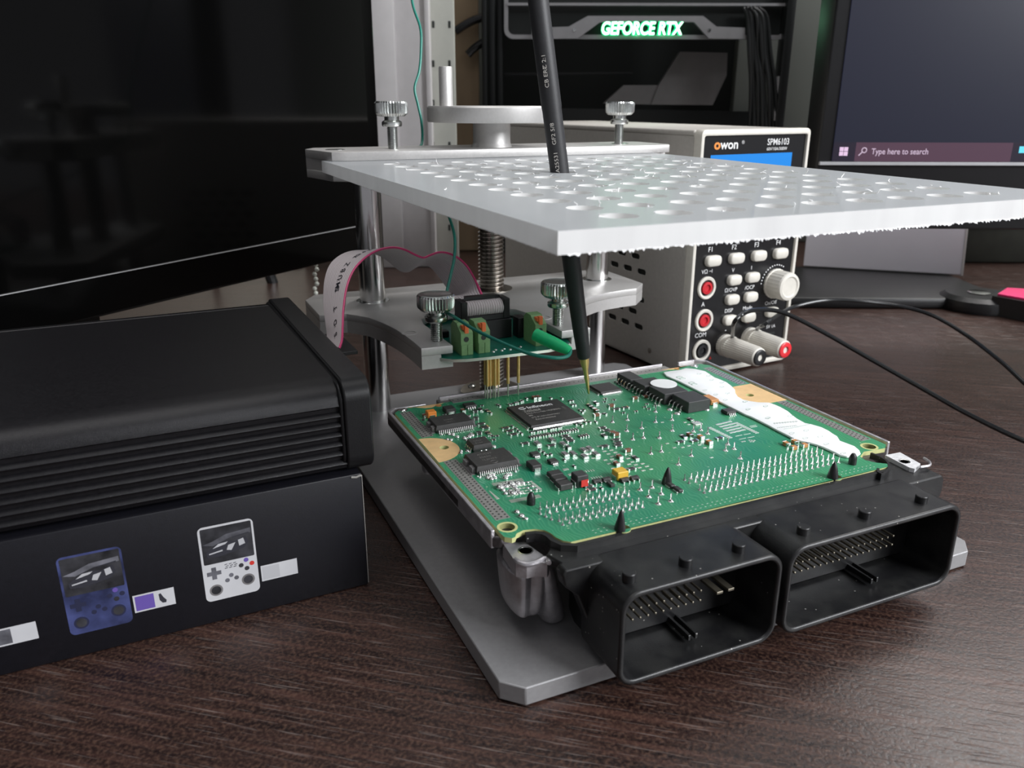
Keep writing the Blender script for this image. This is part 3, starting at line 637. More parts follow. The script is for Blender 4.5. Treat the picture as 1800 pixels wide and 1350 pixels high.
# tinned strips with stitched vias
def strip(x0, x1, y0, y1, nx, step, along='y'):
    bm = nb(); box(bm, x0, x1, y0, y1, ZP, ZP+.05); mk('ground_strip', bm, M['strip'], board)
    bm = nb(); r = .36
    if along == 'y':
        n = int((y1-y0)/step)
        for j in range(n):
            for i in range(nx):
                cyl(bm, (x0+(x1-x0)*(i+.5)/nx, y0+(j+.5+(.5 if i % 2 else 0)*.9)*step-.2, 0), r, ZP+.03, ZP+.09, 8)
    else:
        n = int((x1-x0)/step)
        for j in range(n): cyl(bm, (x0+(j+.5)*step, (y0+y1)/2, 0), .3, ZP+.03, ZP+.09, 8)
    stuff(mk('via_rows', bm, M['via'], board))
strip(84.6, 89.4, 197.5, 243.5, 3, 1.75)
strip(84.6, 89.2, 266.5, 294.5, 3, 1.75)
strip(230.8, 235.4, 197.5, 242.5, 3, 1.75)
strip(230.8, 235.4, 266.5, 292, 3, 1.75)
strip(108, 214, 296.0, 302.4, 1, 2.2, 'x')
# fine dashes along the front edge
bm = nb()
for i in range(60):
    x = 108+i*1.85
    if abs(x-pegs[0][0]) < 3 or abs(x-pegs[2][0]) < 3: continue
    for yy in (179.0, 180.6): box(bm, x-.3, x+.3, yy-.08+(i % 2)*.1, yy+.1+(i % 2)*.1, ZP, ZP+.04)
stuff(mk('edge_pads', bm, M['pad'], board))

# --- leaded packages
def gull(bm, x, y, dx, dy, w, z0, zb, L_):
    """one gull-wing lead leaving (x,y) in direction (dx,dy)"""
    px, py = -dy*w/2, dx*w/2
    st_ = [(0, zb), (L_*.35, zb), (L_*.55, z0+.12), (L_, z0+.12)]
    A = []
    for s, z in st_:
        A.append([bm.verts.new((x+dx*s+px*k, y+dy*s+py*k, z+h)) for k, h in ((1, .12), (-1, .12), (-1, -.1), (1, -.1))])
    for a, b in zip(A, A[1:]):
        for k in range(4): bm.faces.new((a[k], a[(k+1)%4], b[(k+1)%4], b[k]))
    bm.faces.new(list(reversed(A[0]))); bm.faces.new(A[-1])
def package(name, cx, cy, sx, sy, h, nx=0, ny=0, pw=.25, L_=1.2, ch=.3, label=None, mt='chip', z0=.15, sides='fblr'):
    x0, x1, y0, y1 = cx-sx/2, cx+sx/2, cy-sy/2, cy+sy/2; zb = ZP+z0+h*.45
    bm = nb()
    a = [(x0+c_, y0+c_, z) for c_, z in ()]
    q = []
    for ins, z in ((ch, ZP+z0), (0, zb-.05), (0, zb+.05), (ch, ZP+z0+h)):
        q.append([bm.verts.new(p) for p in ((x0+ins, y0+ins, z), (x1-ins, y0+ins, z), (x1-ins, y1-ins, z), (x0+ins, y1-ins, z))])
    for a, b in zip(q, q[1:]):
        for k in range(4): bm.faces.new((a[k], a[(k+1)%4], b[(k+1)%4], b[k]))
    bm.faces.new(list(reversed(q[0]))); bm.faces.new(q[-1])
    o = mk(name, bm, M[mt], board)
    if label: o['label'] = label
    bm = nb(); any_ = False
    def along(n, a0, a1): return [a0+(a1-a0)*(i+.5)/n for i in range(n)]
    if nx:
        for x in along(nx, x0+.6, x1-.6):
            if 'f' in sides: gull(bm, x, y0, 0, -1, pw, ZP, zb, L_)
            if 'b' in sides: gull(bm, x, y1, 0, 1, pw, ZP, zb, L_)
        any_ = True
    if ny:
        for y in along(ny, y0+.6, y1-.6):
            if 'l' in sides: gull(bm, x0, y, -1, 0, pw, ZP, zb, L_)
            if 'r' in sides: gull(bm, x1, y, 1, 0, pw, ZP, zb, L_)
        any_ = True
    if any_:
        stuff(mk('package_leads', bm, M['lead'], board))
    else: bm.free()
    return o
# processor
mc = P(957.5, 724, ZP+1.6)
MX, MY = mc; MS = 23.0
package('processor', MX, MY, MS, MS, 1.5, 44, 44, .25, 1.3, .35, 'large square processor with white maker lettering')
def chiptext(body, x, y, size, mt, z, sx=1.0, rot=0, bold=0, align='LEFT'):
    R_ = Matrix.Rotation(rot, 4, 'Z'); text('marking', body, size, mt, board, Matrix.Translation((x, y, z)) @ R_, .015, bold, align, sx)
zc = ZP+1.67
chiptext('Infineon', MX-4.6, MY+5.8, 3.3, M['white'], zc, 1.05, bold=.09)
bm = nb(); tube(bm, [(MX-6.6+1.5*math.cos(t), MY+6.9+.9*math.sin(t), zc+.02) for t in [PI*.25+1.6*PI*k/12 for k in range(13)]], .16, 4); mk('marking', bm, M['white'], board)
chiptext('TriCore', MX-7.6, MY+3.2, 1.9, M['print'], zc, 1.15, bold=.03)
bm = nb(); box(bm, MX-7.6, MX-.4, MY+2.5, MY+2.75, zc-.02, zc+.02); mk('marking', bm, M['print'], board)
chiptext('SAK-TC1766-192F80HL', MX-7.6, MY+.3, 1.55, M['print'], zc, .98)
chiptext('BD', MX-7.6, MY-1.9, 1.4, M['print'], zc)
chiptext('(M) E1A01466MA01', MX-7.6, MY-4.2, 1.5, M['print'], zc)
chiptext('ZA747490034', MX-7.0, MY-6.6, 1.5, M['print'], zc, 1.0)
chiptext('H6851', MX+8.6, MY+2.5, 1.3, M['print2'], zc, rot=-PI/2)
# memory chip near the probe tip
qc = P(1064, 680.5, ZP+1.4); package('memory_chip', qc[0], qc[1], 10.3, 10.3, 1.3, 16, 16, .22, 1.0, .25, 'small square chip behind the probe tip')
# power packages with wide bodies
def power_chip(u, v, sx, sy, n, label):
    cx, cy = P(u, v, ZP+2.6)
    o = package('driver_chip', cx, cy, sx, sy, 2.9, n, 0, .36, 1.9, .45, label)
    bm = nb()
    for s in (-1, 1):
        x = cx+s*(sx/2+.35)
        prism(bm, [(x-.6, cy-sy*.36), (x+.6, cy-sy*.36), (x+.6, cy-sy*.12), (x-.6, cy-sy*.12)], ZP+.3, ZP+2.1)
        prism(bm, [(x-.6, cy+sy*.12), (x+.6, cy+sy*.12), (x+.6, cy+sy*.36), (x-.6, cy+sy*.36)], ZP+.3, ZP+2.1)
        prism(bm, [(x-.2, cy-sy*.42), (x+1.0*s+.2, cy-sy*.42), (x+1.0*s+.2, cy+sy*.42), (x-.2, cy+sy*.42)] if s > 0 else [(x+.2, cy-sy*.42), (x-1.2, cy-sy*.42), (x-1.2, cy+sy*.42), (x+.2, cy+sy*.42)], ZP+.05, ZP+.3)
    mk('heat_tab', bm, M['shroud'], board)
    return cx, cy
a = power_chip(792, 738.5, 15.2, 10.2, 18, 'wide driver chip at the back left')
chiptext('30620', a[0]-3.0, a[1]-.6, 1.6, M['print2'], ZP+3.08)
chiptext('16251', a[0]-3.0, a[1]-2.8, 1.6, M['print2'], ZP+3.08)
a = power_chip(863, 805, 15.4, 12.2, 19, 'wide driver chip beside the empty footprint')
for i, s_ in enumerate(('ATIC59', '30650', '1L3N96')):
    chiptext(s_, a[0]-4.0, a[1]+2.6-i*2.3, 1.7, M['print2'], ZP+3.08)
bm = nb(); tube(bm, [(a[0]-.5+1.2*math.cos(t), a[1]-4+1.0*math.sin(t), ZP+3.08) for t in [2*PI*k/16 for k in range(17)]], .08, 4); mk('marking', bm, M['print2'], board)
cx, cy = P(842.5, 777, ZP+2.4); package('square_chip', cx, cy, 7.4, 7.2, 2.7, 0, 4, .8, 1.2, .4, 'squat square chip between the driver chips')
chiptext('GOA', cx-2.2, cy+.1, 1.5, M['print2'], ZP+2.88); chiptext('5104', cx-2.2, cy-1.9, 1.5, M['print2'], ZP+2.88)
cx, cy = P(825.5, 711, ZP+1.2); package('eight_pin_chip', cx, cy, 5.0, 4.0, 1.3, 4, 0, .45, .9, .25, 'eight pin chip behind the wide driver chip')
for u, v in ((940.5, 796.5), (972, 809)):
    cx, cy = P(u, v, ZP+1.0); package('eight_pin_chip', cx, cy, 3.2, 3.2, .95, 4, 0, .35, .8, .2, None)
cx, cy = P(1281, 720, ZP+1.6); package('eight_pin_chip', cx, cy, 4.6, 4.0, 1.4, 4, 0, .45, 1.0, .25, 'eight pin chip beside the white silicone strip')
# diodes and moulded blocks
def block(name, u, v, sx, sy, h, mt, label=None, cap=None, tabs=None):
    cx, cy = P(u, v, ZP+h*.6); bm = nb()
    box(bm, cx-sx/2, cx+sx/2, cy-sy/2, cy+sy/2, ZP+.1, ZP+h, min(.25, h*.2), 1); o = mk(name, bm, M[mt], board)
    if label: o['label'] = label
    if tabs:
        bm = nb()
        for s in (-1, 1):
            if tabs == 'y': box(bm, cx-sx*.3, cx+sx*.3, cy+s*sy/2-.35, cy+s*sy/2+.35, ZP, ZP+h*.55, .05, 1)
            elif tabs == 'x': box(bm, cx+s*sx/2-.4, cx+s*sx/2+.4, cy-sy*.35, cy+sy*.35, ZP, ZP+h*.5, .05, 1)
        mk('end_terminals', bm, M['lead'], board)
    return cx, cy
block('diode', 938.5, 817, 3.6, 5.2, 2.2, 'chip', 'black diode between the two eight pin chips', tabs='y')
block('diode', 789.5, 719.5, 4.2, 4.6, 2.2, 'chip', 'black diode behind the wide driver chip', tabs='y')
for u, v in ((975.5, 834), (982.5, 842), (991.5, 852)): block('diode', u, v, 4.6, 3.6, 2.2, 'chip', tabs='x')
block('inductor', 1019, 840, 4.2, 4.4, 4.2, 'chip2', 'tall dark block with a red mark', tabs='x')
cx, cy = P(1028.5, 846.5, ZP+2); bm = nb(); prism(bm, [(cx-1.3, cy-.1), (cx+1.2, cy-.1), (cx+1.2, cy+.1), (cx-1.3, cy+.1)], ZP+.8, ZP+3.1); mk('red_mark', bm, M['red'], board, mtx=Matrix.Translation((-.6, -.9, 0)))
block('yellow_capacitor', 1090, 831.5, 4.2, 4.0, 3.0, 'yellow', 'yellow tantalum capacitor', tabs='x')
block('orange_capacitor', 757.5, 726.5, 3.6, 3.6, 2.8, 'orange', 'orange tantalum capacitor at the back left', tabs='y')
block('orange_capacitor', 1248, 702, 4.0, 6.8, 2.3, 'copper', 'orange-brown capacitor beside the transistor row', tabs='y')
# big transistor row with round white sticker
Bz = 5.0
def tblock(corners, h, label):
    bm = nb(); q = [P(u, v, ZP+h) for u, v in corners]; xs = [p[0] for p in q]; ys = [p[1] for p in q]
    box(bm, min(xs), max(xs), min(ys), max(ys), ZP+.1, ZP+h, .2, 1); o = mk('transistor_block', bm, M['chip2'], board); o['label'] = label
    return min(xs), max(xs), min(ys), max(ys)
def tb(x0, x1, y0, y1, h, label):
    bm = nb(); box(bm, x0, x1, y0, y1, ZP+.1, ZP+h, .2, 1); o = mk('transistor_block', bm, M['chip2'], board); o['label'] = label
TX, TY = P(1209.3, 727.3)           # front left foot of the nearest block
tb(TX, TX+10.6, TY, TY+11.2, 4.7, 'nearest block of the black transistor row')
tb(TX-3.2, TX+8.4, TY+12, TY+23.5, 4.7, 'middle block of the black transistor row')
tb(TX-4.6, TX+6.0, TY+24.5, TY+33.5, 4.4, 'third block of the black transistor row, under the white sticker')
tb(TX-5.0, TX+1.6, TY+35, TY+46, 4.0, 'farthest low block of the black transistor row')
bm = nb(); sc_ = P(1166.7, 673, ZP+5.2); cyl(bm, (sc_[0], sc_[1], 0), 5.6, ZP+4.75, ZP+5.0, 36); o = mk('round_sticker', bm, M['white_blob'], board); o['label'] = 'round white sticker'
bm = nb()
for j in range(17):
    y = TY+3+j*2.5
    x = TX-(.1 if j < 4 else (3.3 if j < 9 else 4.7))
    tube(bm, [(x+.3, y, ZP+2.3), (x-.9, y, ZP+2.2), (x-1.3, y, ZP+1.6), (x-1.5, y, ZP+.2), (x-2.4, y, ZP+.1)], .42, 6)
stuff(mk('transistor_leads', bm, M['lead'], board))
for u, v in ((1178, 720), (1190.5, 727), (1131, 683), (1122, 677), (1242, 720), (1224, 743)):
    cx, cy = P(u, v); bm = nb(); sphere(bm, (cx, cy, ZP), 1.5, 10, 6, (1, .8, .45)); mk('solder_pad', bm, M['solder'], board)
# --- white silicone strip
def R4(u, v): return P(1120+u/7.5, 630+v/7.5, ZP+1)
def R8(u, v): return P(1300+u/6.923, 660+v/6.923, ZP+1)
bp_ = [R4(*p) for p in ((345, 178), (420, 165), (560, 148), (640, 125), (760, 135), (900, 165), (960, 205), (1020, 245), (1100, 275), (1180, 310), (1240, 355), (1290, 405), (1295, 450), (1330, 500), (1400, 540), (1500, 560), (1600, 575))]
bp_ += [R8(*p) for p in ((360, 325), (430, 350), (500, 380), (590, 430), (640, 475), (700, 520), (800, 575), (880, 590), (1000, 625), (1090, 670), (1130, 700), (1190, 735), (1225, 790), (1320, 825), (1400, 855), (1460, 905), (1475, 940), (1440, 965), (1380, 975), (1310, 980), (1230, 965), (1150, 925), (1030, 870), (950, 840), (860, 812), (760, 795), (660, 765), (600, 730), (540, 700), (440, 650), (350, 600), (250, 550), (150, 500), (70, 470))]
bp_ += [R4(*p) for p in ((1320, 680), (1180, 610), (1050, 545), (950, 490), (840, 440), (740, 390), (640, 340), (560, 300), (470, 262), (385, 225))]
ctr = Vector((0, 0))
blob = plate('silicone_strip', bp_, [], ZP+.05, ZP+1.0, M['white_blob'], board, bev=.4); blob['label'] = 'white silicone coating strip'
bm = nb()
def tick(x, y, rx=1.1, ry=.8, a0=0, a1=1.4*PI, r=.10):
    tube(bm, [(x+rx*math.cos(t), y+ry*math.sin(t), ZP+1.0) for t in [a0+(a1-a0)*k/7 for k in range(8)]], r, 4)
for u, v in ((820, 205), (945, 230), (985, 285), (1120, 320), (895, 420), (1120, 378), (1040, 478), (1165, 550), (1195, 460), (1430, 570), (1700, 630), (1465, 675), (1730, 785)):
    q = R4(u, v); tick(*q); tick(q[0]+.2, q[1]-.1, .5, .4, PI, 2*PI)
for u, v in ((70, 320), (320, 375), (110, 410), (345, 520), (620, 495), (640, 705), (815, 670), (805, 765), (985, 745), (1060, 835), (1265, 950)):
    q = R8(u, v); tick(*q, 1.2, .8); tick(q[0]+.3, q[1], .5, .4, PI, 2*PI)
for u, v in ((560, 250), (600, 270), (720, 325), (755, 345)):
    q = R4(u, v); tick(*q, 1.5, .7, 0, 2*PI, .2); tick(q[0], q[1]+.8, 1.2, .4, 0, PI, .2)
for i in range(9):
    q = R8(440+i*33, 590-i*3); tick(*q, .4, 1.0, .3, PI, .14); q = R8(480+i*26, 640-i*3); tick(*q, .5, .6, 0, PI, .12)
tube(bm, [(*R8(u, v), ZP+1.0) for u, v in ((540, 655), (620, 645), (700, 630), (780, 612), (850, 595))], .2, 4)
stuff(mk('strip_relief', bm, M['mark'], board))

# --- solder pins through the board
def pin(u, v, h=2.6, r=.28, cone=.95):
    cx, cy = P(u, v); bm = nb()
    lathe(bm, [(cone, ZP), (cone*.62, ZP+.35), (r+.08, ZP+.9), (r, ZP+1.1), (r, ZP+h-.2), (r*.5, ZP+h), (.01, ZP+h)], (cx, cy, 0), 8)
    return mk('through_pin', bm, M['solder'], board)
PROTO = {}
def pin_at(cx, cy, kind='a'):
    if kind not in PROTO:
        r, h, cone = {'a': (.19, 2.3, .60), 'b': (.26, 2.8, 1.0), 'c': (.4, 3.2, 1.4)}[kind]
        bm = nb(); lathe(bm, [(cone, 0), (cone*.6, .3), (r+.08, .8), (r, 1.0), (r, h-.25), (r*.4, h), (.01, h)], (0, 0, 0), 8)
        for v in bm.verts: v.co *= .001
        me = bpy.data.meshes.new('through_pin'); bm.to_mesh(me); bm.free(); finish(me, M['solder']); PROTO[kind] = me
    return link('through_pin', PROTO[kind], board, (cx, cy, ZP))
def R7(u, v): return P(1180+u/4.737, 760+v/4.737)
def R6(u, v): return P(960+u/7.5, 760+v/7.5)
def R3(u, v): return P(1020+u/9, 640+v/9)
def rowpins(a, b, n, skip=()):
    for i in range(n):
        if i in skip: continue
        t = i/(n-1); pin_at(a[0]+(b[0]-a[0])*t, a[1]+(b[1]-a[1])*t)
rowpins(R7(168, 388), R7(1212, 165), 24)
rowpins(R7(205, 415), R7(1255, 190), 24)
rowpins(R7(235, 480), R7(1350, 222), 25)
rowpins(R7(275, 505), R7(1395, 252), 25)
pin_at(*R7(110, 398)); pin_at(*R7(148, 425))
rowpins(R6(-80, 1010), R6(1035, 800), 14)
rowpins(R6(50, 1065), R6(1090, 845), 13)
rowpins(R6(170, 1170), R6(1220, 945), 13)
rowpins(R6(220, 1220), R6(1275, 990), 13)
rowpins(R6(-80, 1075), R6(70, 1150), 3)
for u, v in ((510, 920), (745, 885), (735, 1060), (970, 1015), (830, 1195), (1000, 1170), (1190, 755), (1190, 918), (1450, 885), (1455, 1055), (1250, 1170)): pin_at(*R3(u, v), 'b')
for u, v in ((740, 965), (840, 945), (930, 995), (1195, 1135), (1165, 1215), (1280, 1195), (712, 1285), (1360, 1320)): pin_at(*P(1120+u/7.5, 630+v/7.5), 'b')
for u, v in ((1380, 282), (1520, 255), (1745, 425), (1240, 760), (1400, 728), (1355, 853), (1520, 815), (1480, 945), (1645, 908)): pin_at(*R6(u, v), 'b')
# --- black spikes and locating pegs of the connector frame, poking up through the board
for (cx, cy), h in ((pegs[0], 6.2), (pegs[1], 5.8), (pegs[2], 5.6)):
    bm = nb(); rr = [(1.9, -1.6), (1.9, 0), (1.75, 1.2), (1.2, 3.4), (.55, h-.6), (.2, h)]
    lathe(bm, [(r, ZP+z) for r, z in rr]+[(.01, ZP+h+.1)], (cx, cy, 0), 20)
    bmesh.ops.bisect_plane(bm, geom=bm.verts[:]+bm.edges[:]+bm.faces[:], plane_co=(cx+.5, cy, 0), plane_no=(1, 0, 0), clear_outer=True)
    bmesh.ops.holes_fill(bm, edges=bm.edges[:])
    mk('snap_spike', bm, M['plastic'], ec)
for u, v in ((933.5, 886), (1498, 815.5)):
    cx, cy = P(u, v); bm = nb(); lathe(bm, [(1.35, ZP), (1.35, ZP+2.2), (1.0, ZP+3.2), (.6, ZP+3.9), (.01, ZP+4.1)], (cx, cy, 0), 18); mk('locating_peg', bm, M['plastic'], ec)
for u, v in ((1178.5, 852), (1192, 860)): block('diode', u, v, 1.8, 3.4, 1.2, 'chip', tabs='x')

# --- small surface-mount parts
def R1(u, v): return P(680+u/9, 680+v/9, ZP+.4)
def R2(u, v): return P(860+u/9, 660+v/9, ZP+.4)
def R3c(u, v): return P(1020+u/9, 640+v/9, ZP+.4)
def R4c(u, v): return P(1120+u/7.5, 630+v/7.5, ZP+.4)
def R6c(u, v): return P(960+u/7.5, 760+v/7.5, ZP+.4)
def R8c(u, v): return P(1300+u/6.923, 660+v/6.923, ZP+.4)
def R5c(u, v): return P(800+u/9, 780+v/9, ZP+.4)
SM = {}
def smd(kind, q, ax):
    """two-terminal chip: body between two bright ends (one object: body + end caps)"""
    key = (kind, ax)
    if key not in SM:
        L_, w, h, mt = {'r': (3.2, 1.5, .55, 'chip'), 'c': (3.0, 1.5, 1.1, 'ceramic'), 'o': (3.0, 1.7, 1.3, 'copper'), 'm': (3.2, 1.6, 1.0, 'shroud'), 's': (1.6, .85, .5, 'chip'), 'k': (2.2, 1.5, 1.2, 'chip')}[kind]
        bm = nb(); e = L_*.22 if kind != 'm' else L_*.16
        box(bm, -L_/2+e, L_/2-e, -w/2, w/2, .02, h, .06, 1, 0)
        for s in (-1, 1): box(bm, min(s*L_/2, s*(L_/2-e)), max(s*L_/2, s*(L_/2-e)), -w/2-.04, w/2+.04, 0, h+.05, .08, 1, 1)
        if kind == 'm':
            box(bm, -L_/2, L_/2, -w/2-.25, -w/2, 0, h*.75, .05, 1, 1); box(bm, -L_/2, L_/2, w/2, w/2+.25, 0, h*.75, .05, 1, 1)
        if ax == 'y':
            bmesh.ops.rotate(bm, cent=(0, 0, 0), matrix=Matrix.Rotation(PI/2, 3, 'Z'), verts=bm.verts)
        for v in bm.verts: v.co *= .001
        me = bpy.data.meshes.new('chip_component'); bm.to_mesh(me); bm.free(); finish(me, [M[mt], M['solder']]); SM[key] = me
    nmn = {'r': 'resistor', 'c': 'ceramic_capacitor', 'o': 'tan_capacitor', 'm': 'power_resistor', 's': 'small_resistor', 'k': 'small_transistor'}[kind]
    return link(nmn, SM[key], board, (q[0], q[1], ZP))
for f, kind, ax, pts in (
    (R2, 'r', 'x', ((255, 825), (320, 872), (385, 925), (1195, 950), (1245, 990), (1280, 1025), (565, 1068), (980, 1100))),
    (R2, 'm', 'y', ((765, 1080), (990, 1022), (1175, 1090), (1500, 1185), (1590, 1163), (1200, 1250), (1330, 1240), (1505, 1285), (1690, 1245))),
    (R2, 'k', 'y', ((1250, 1150),)),
    (R2, 's', 'y', ((660, 890), (700, 887), (760, 872), (800, 867), (850, 857), (890, 852), (965, 840), (1000, 832), (1040, 826), (1090, 817), (1125, 811), (1270, 400), (1315, 392), (1310, 462), (1355, 457), (1430, 542), (1500, 537), (1470, 572), (1370, 762), (1410, 752), (1460, 778), (1590, 730), (1690, 727), (1520, 735), (800, 1165), (860, 1205), (910, 1250), (975, 1240), (1190, 1325), (975, 350), (1150, 350), (320, 455), (360, 450), (410, 430), (445, 425), (500, 405), (525, 395), (590, 355), (130, 460), (165, 470), (365, 795), (425, 835), (465, 870), (510, 910), (25, 585), (15, 915))),
    (R2, 'c', 'y', ((710, 355), (775, 350), (1690, 560))),
    (R3c, 'r', 'x', ((350, 1003), (410, 1043), (500, 1078), (560, 1192), (590, 1240), (600, 1280), (380, 1292), (565, 705), (715, 680))),
    (R3c, 'r', 'y', ((250, 610), (190, 685), (375, 1125), (145, 650), (770, 395))),
    (R3c, 'c', 'x', ((865, 540), (1030, 517), (485, 660), (258, 808), (565, 1112), (500, 1090))),
    (R3c, 's', 'x', ((880, 740), (395, 545), (530, 560), (680, 765), (350, 780), (1050, 625), (1180, 650), (1020, 672), (1080, 700), (380, 590))),
    (R3c, 's', 'y', ((560, 280), (600, 305), (640, 330), (680, 350), (720, 375), (760, 395), (400, 780))),
    (R4c, 'r', 'y', ((610, 1025), (700, 800))), (R4c, 'r', 'x', ((570, 1093), (755, 1080), (1085, 1045))),
    (R4c, 'c', 'y', ((690, 1010),)), (R4c, 'o', 'y', ((835, 1045), (945, 1112))),
    (R8c, 'o', 'y', ((565, 838), (668, 812))), (R8c, 'o', 'x', ((660, 885), (790, 857))),
    (R6c, 'c', 'y', ((965, 325), (925, 415))), (R6c, 'c', 'x', ((1075, 240),)), (R6c, 'r', 'y', ((1175, 330),)), (R6c, 'r', 'x', ((1125, 475), (770, 178), (560, 705), (605, 750))),
    (R6c, 's', 'y', ((730, 730), (240, 355), (370, 440))),
    (R1, 'r', 'y', ((1590, 375), (1600, 725), (1480, 350))), (R1, 'r', 'x', ((1490, 580), (1545, 625), (1560, 640))), (R1, 'k', 'x', ((1405, 510), (1455, 740), (1395, 395))),
    (R1, 'c', 'y', ((600, 465), (1205, 380))), (R1, 's', 'x', ((910, 435), (700, 680), (570, 515), (1300, 450), (1265, 465), (1500, 290), (1540, 800), (1690, 830), (1740, 770), (1660, 770))),
):
    for p in pts: smd(kind, f(*p), ax)
# four-way arrays
def arr(f, u, v, w=4.4, n=4):
    cx, cy = f(u, v); bm = nb(); box(bm, cx-w/2+.1, cx+w/2-.1, cy-.4, cy+.4, ZP+.05, ZP+.5, .05, 1, 0)
    for i in range(n):
        x = cx-w/2+w*(i+.5)/n
        for s in (-1, 1): box(bm, x-.3, x+.3, cy+s*.75-.4, cy+s*.75+.4, ZP, ZP+.58, .05, 1, 1)
    mk('resistor_array', bm, [M['chip'], M['lead']], board)
for u, v in ((710, 962), (860, 937), (1010, 912), (1180, 882), (1325, 858), (1492, 948)): arr(R2, u, v)
for u, v in ((670, 650), (795, 630), (1035, 635), (1165, 610)):
    cx, cy = R6c(u, v); bm = nb(); box(bm, cx-1.5, cx+1.5, cy-.7, cy+.9, ZP+.1, ZP+1.2, .12, 1, 0)
    for s in (-1, 1): box(bm, cx+s*1.0-.25, cx+s*1.0+.25, cy-1.5, cy-.6, ZP, ZP+.6, .05, 1, 1)
    mk('small_transistor', bm, [M['chip'], M['lead']], board)
cx, cy = R6c(850, 690); bm = nb(); box(bm, cx-.8, cx+.8, cy-1.5, cy+1.5, ZP+.1, ZP+1.1, .12, 1); mk('small_transistor', bm, M['chip'], board)
# bare pads, dashes and unpopulated footprints
bm = nb()
for u, v in ((830, 400), (780, 352), (865, 342), (1080, 332), (1135, 377), (1180, 415), (1230, 452), (1280, 490), (1090, 407), (1045, 467), (1270, 400), (1325, 435), (1380, 472), (910, 252), (860, 222), (770, 237), (820, 272), (870, 305), (690, 172), (1000, 375), (880, 462), (970, 470), (1100, 565), (620, 328), (560, 280), (550, 185)):
    q = R6c(u, v); box(bm, q[0]-.75, q[0]+.75, q[1]-.4, q[1]+.4, ZP, ZP+.12, .04, 1)
for u, v in ((395, 1110), (490, 1165), (600, 1160), (680, 1140), (820, 1128), (890, 1165), (980, 1295), (330, 830), (630, 830), (680, 860)):
    q = R4c(u, v); box(bm, q[0]-.7, q[0]+.7, q[1]-.35, q[1]+.35, ZP, ZP+.12, .04, 1)
q = R4c(785, 850); box(bm, q[0]-1.7, q[0]+1.7, q[1]-1.6, q[1]+1.6, ZP, ZP+.5, .1, 1)
for i in range(5):
    for f, u0, v0, du, dv in ((R6c, 490, 505, 33, -5), (R6c, 600, 590, 32, -5), (R6c, 230, 480, 14, -3), (R6c, 300, 548, 14, -4)):
        q = f(u0+i*du, v0+i*dv); box(bm, q[0]-.18, q[0]+.18, q[1]-.6, q[1]+.6, ZP, ZP+.1)
for i in range(5):
    q = R6c(1090+i*28, 270+i*18); box(bm, q[0]-.9, q[0]+.9, q[1]-.12, q[1]+.12, ZP, ZP+.06)
stuff(mk('bare_pads', bm, M['pad'], board))
# unpopulated footprint front left with solder blobs
bm = nb()
for i in range(24):
    t = i/23; q = R5c(600+t*460, 632-t*85); box(bm, q[0]-.13, q[0]+.13, q[1]-1.0, q[1]+1.0, ZP, ZP+.08)
    q = R5c(875+t*460, 895-t*85); box(bm, q[0]-.13, q[0]+.13, q[1]-1.0, q[1]+1.0, ZP, ZP+.08)
prism(bm, [R5c(*p) for p in ((530, 725), (560, 735), (700, 850), (655, 862))], ZP, ZP+.08)
prism(bm, [R5c(*p) for p in ((1190, 585), (1235, 590), (1380, 705), (1330, 712))], ZP, ZP+.08)
for i in range(9):
    for j in range(5):
        q = R5c(700+i*62+j*38, 660-i*10+j*38); box(bm, q[0]-.5, q[0]+.5, q[1]-.3, q[1]+.3, ZP, ZP+.12, .04, 1)
stuff(mk('empty_footprint', bm, M['pad'], board))
def ball(f, u, v, r): 
    q = f(u, v); sphere(bm, (q[0], q[1], ZP+r*.25), r, 10, 7, (1, 1, .75))
bm = nb()
for u, v, r in ((710, 690, 1.5), (770, 640, .9), (805, 672, 1.2), (822, 622, 1.0), (890, 640, 1.5), (930, 682, 1.1), (985, 630, 1.4), (1070, 618, 1.0), (1150, 602, .6), (760, 730, .9), (800, 782, .9), (872, 742, .9), (912, 782, 1.2), (985, 750, 1.1), (1015, 775, .9), (960, 702, .8), (1150, 690, .6), (1220, 665, .7), (1190, 730, .6), (1280, 715, .7), (1075, 770, .5)): ball(R5c, u, v, r)
for u, v, r in ((400, 100, .95), (475, 90, .95), (515, 535, .8), (550, 505, .9), (600, 495, .9), (575, 553, .9), (632, 540, .9), (822, 495, 1.0), (872, 488, .95), (800, 540, 1.1), (200, 110, .9), (92, 140, .8), (100, 108, .7), (555, 60, .8), (610, 48, 1.1), (272, 360, .7), (390, 525, .5), (355, 505, .5), (955, 435, .5), (980, 1075, 1.0), (1050, 1140, 1.1), (1120, 1180, .8)): ball(R5c, u, v, r)
for u, v, r in ((960, 825, .7), (1015, 835, .8), (1115, 790, .9), (1045, 755, .9), (985, 745, .8), (1230, 812, 1.0), (1300, 790, 1.1), (1345, 765, 1.2), (1320, 745, .8), (1265, 840, .8), (1620, 880, .8), (1690, 945, .9), (1640, 960, .7), (1180, 1010, .6), (1165, 1040, .7), (600, 480, .8), (660, 475, .8), (1310, 455, .6), (865, 748, .6), (1840, 0, .1)): ball(R1, u, v, r)
stuff(mk('solder_balls', bm, M['solder'], board))
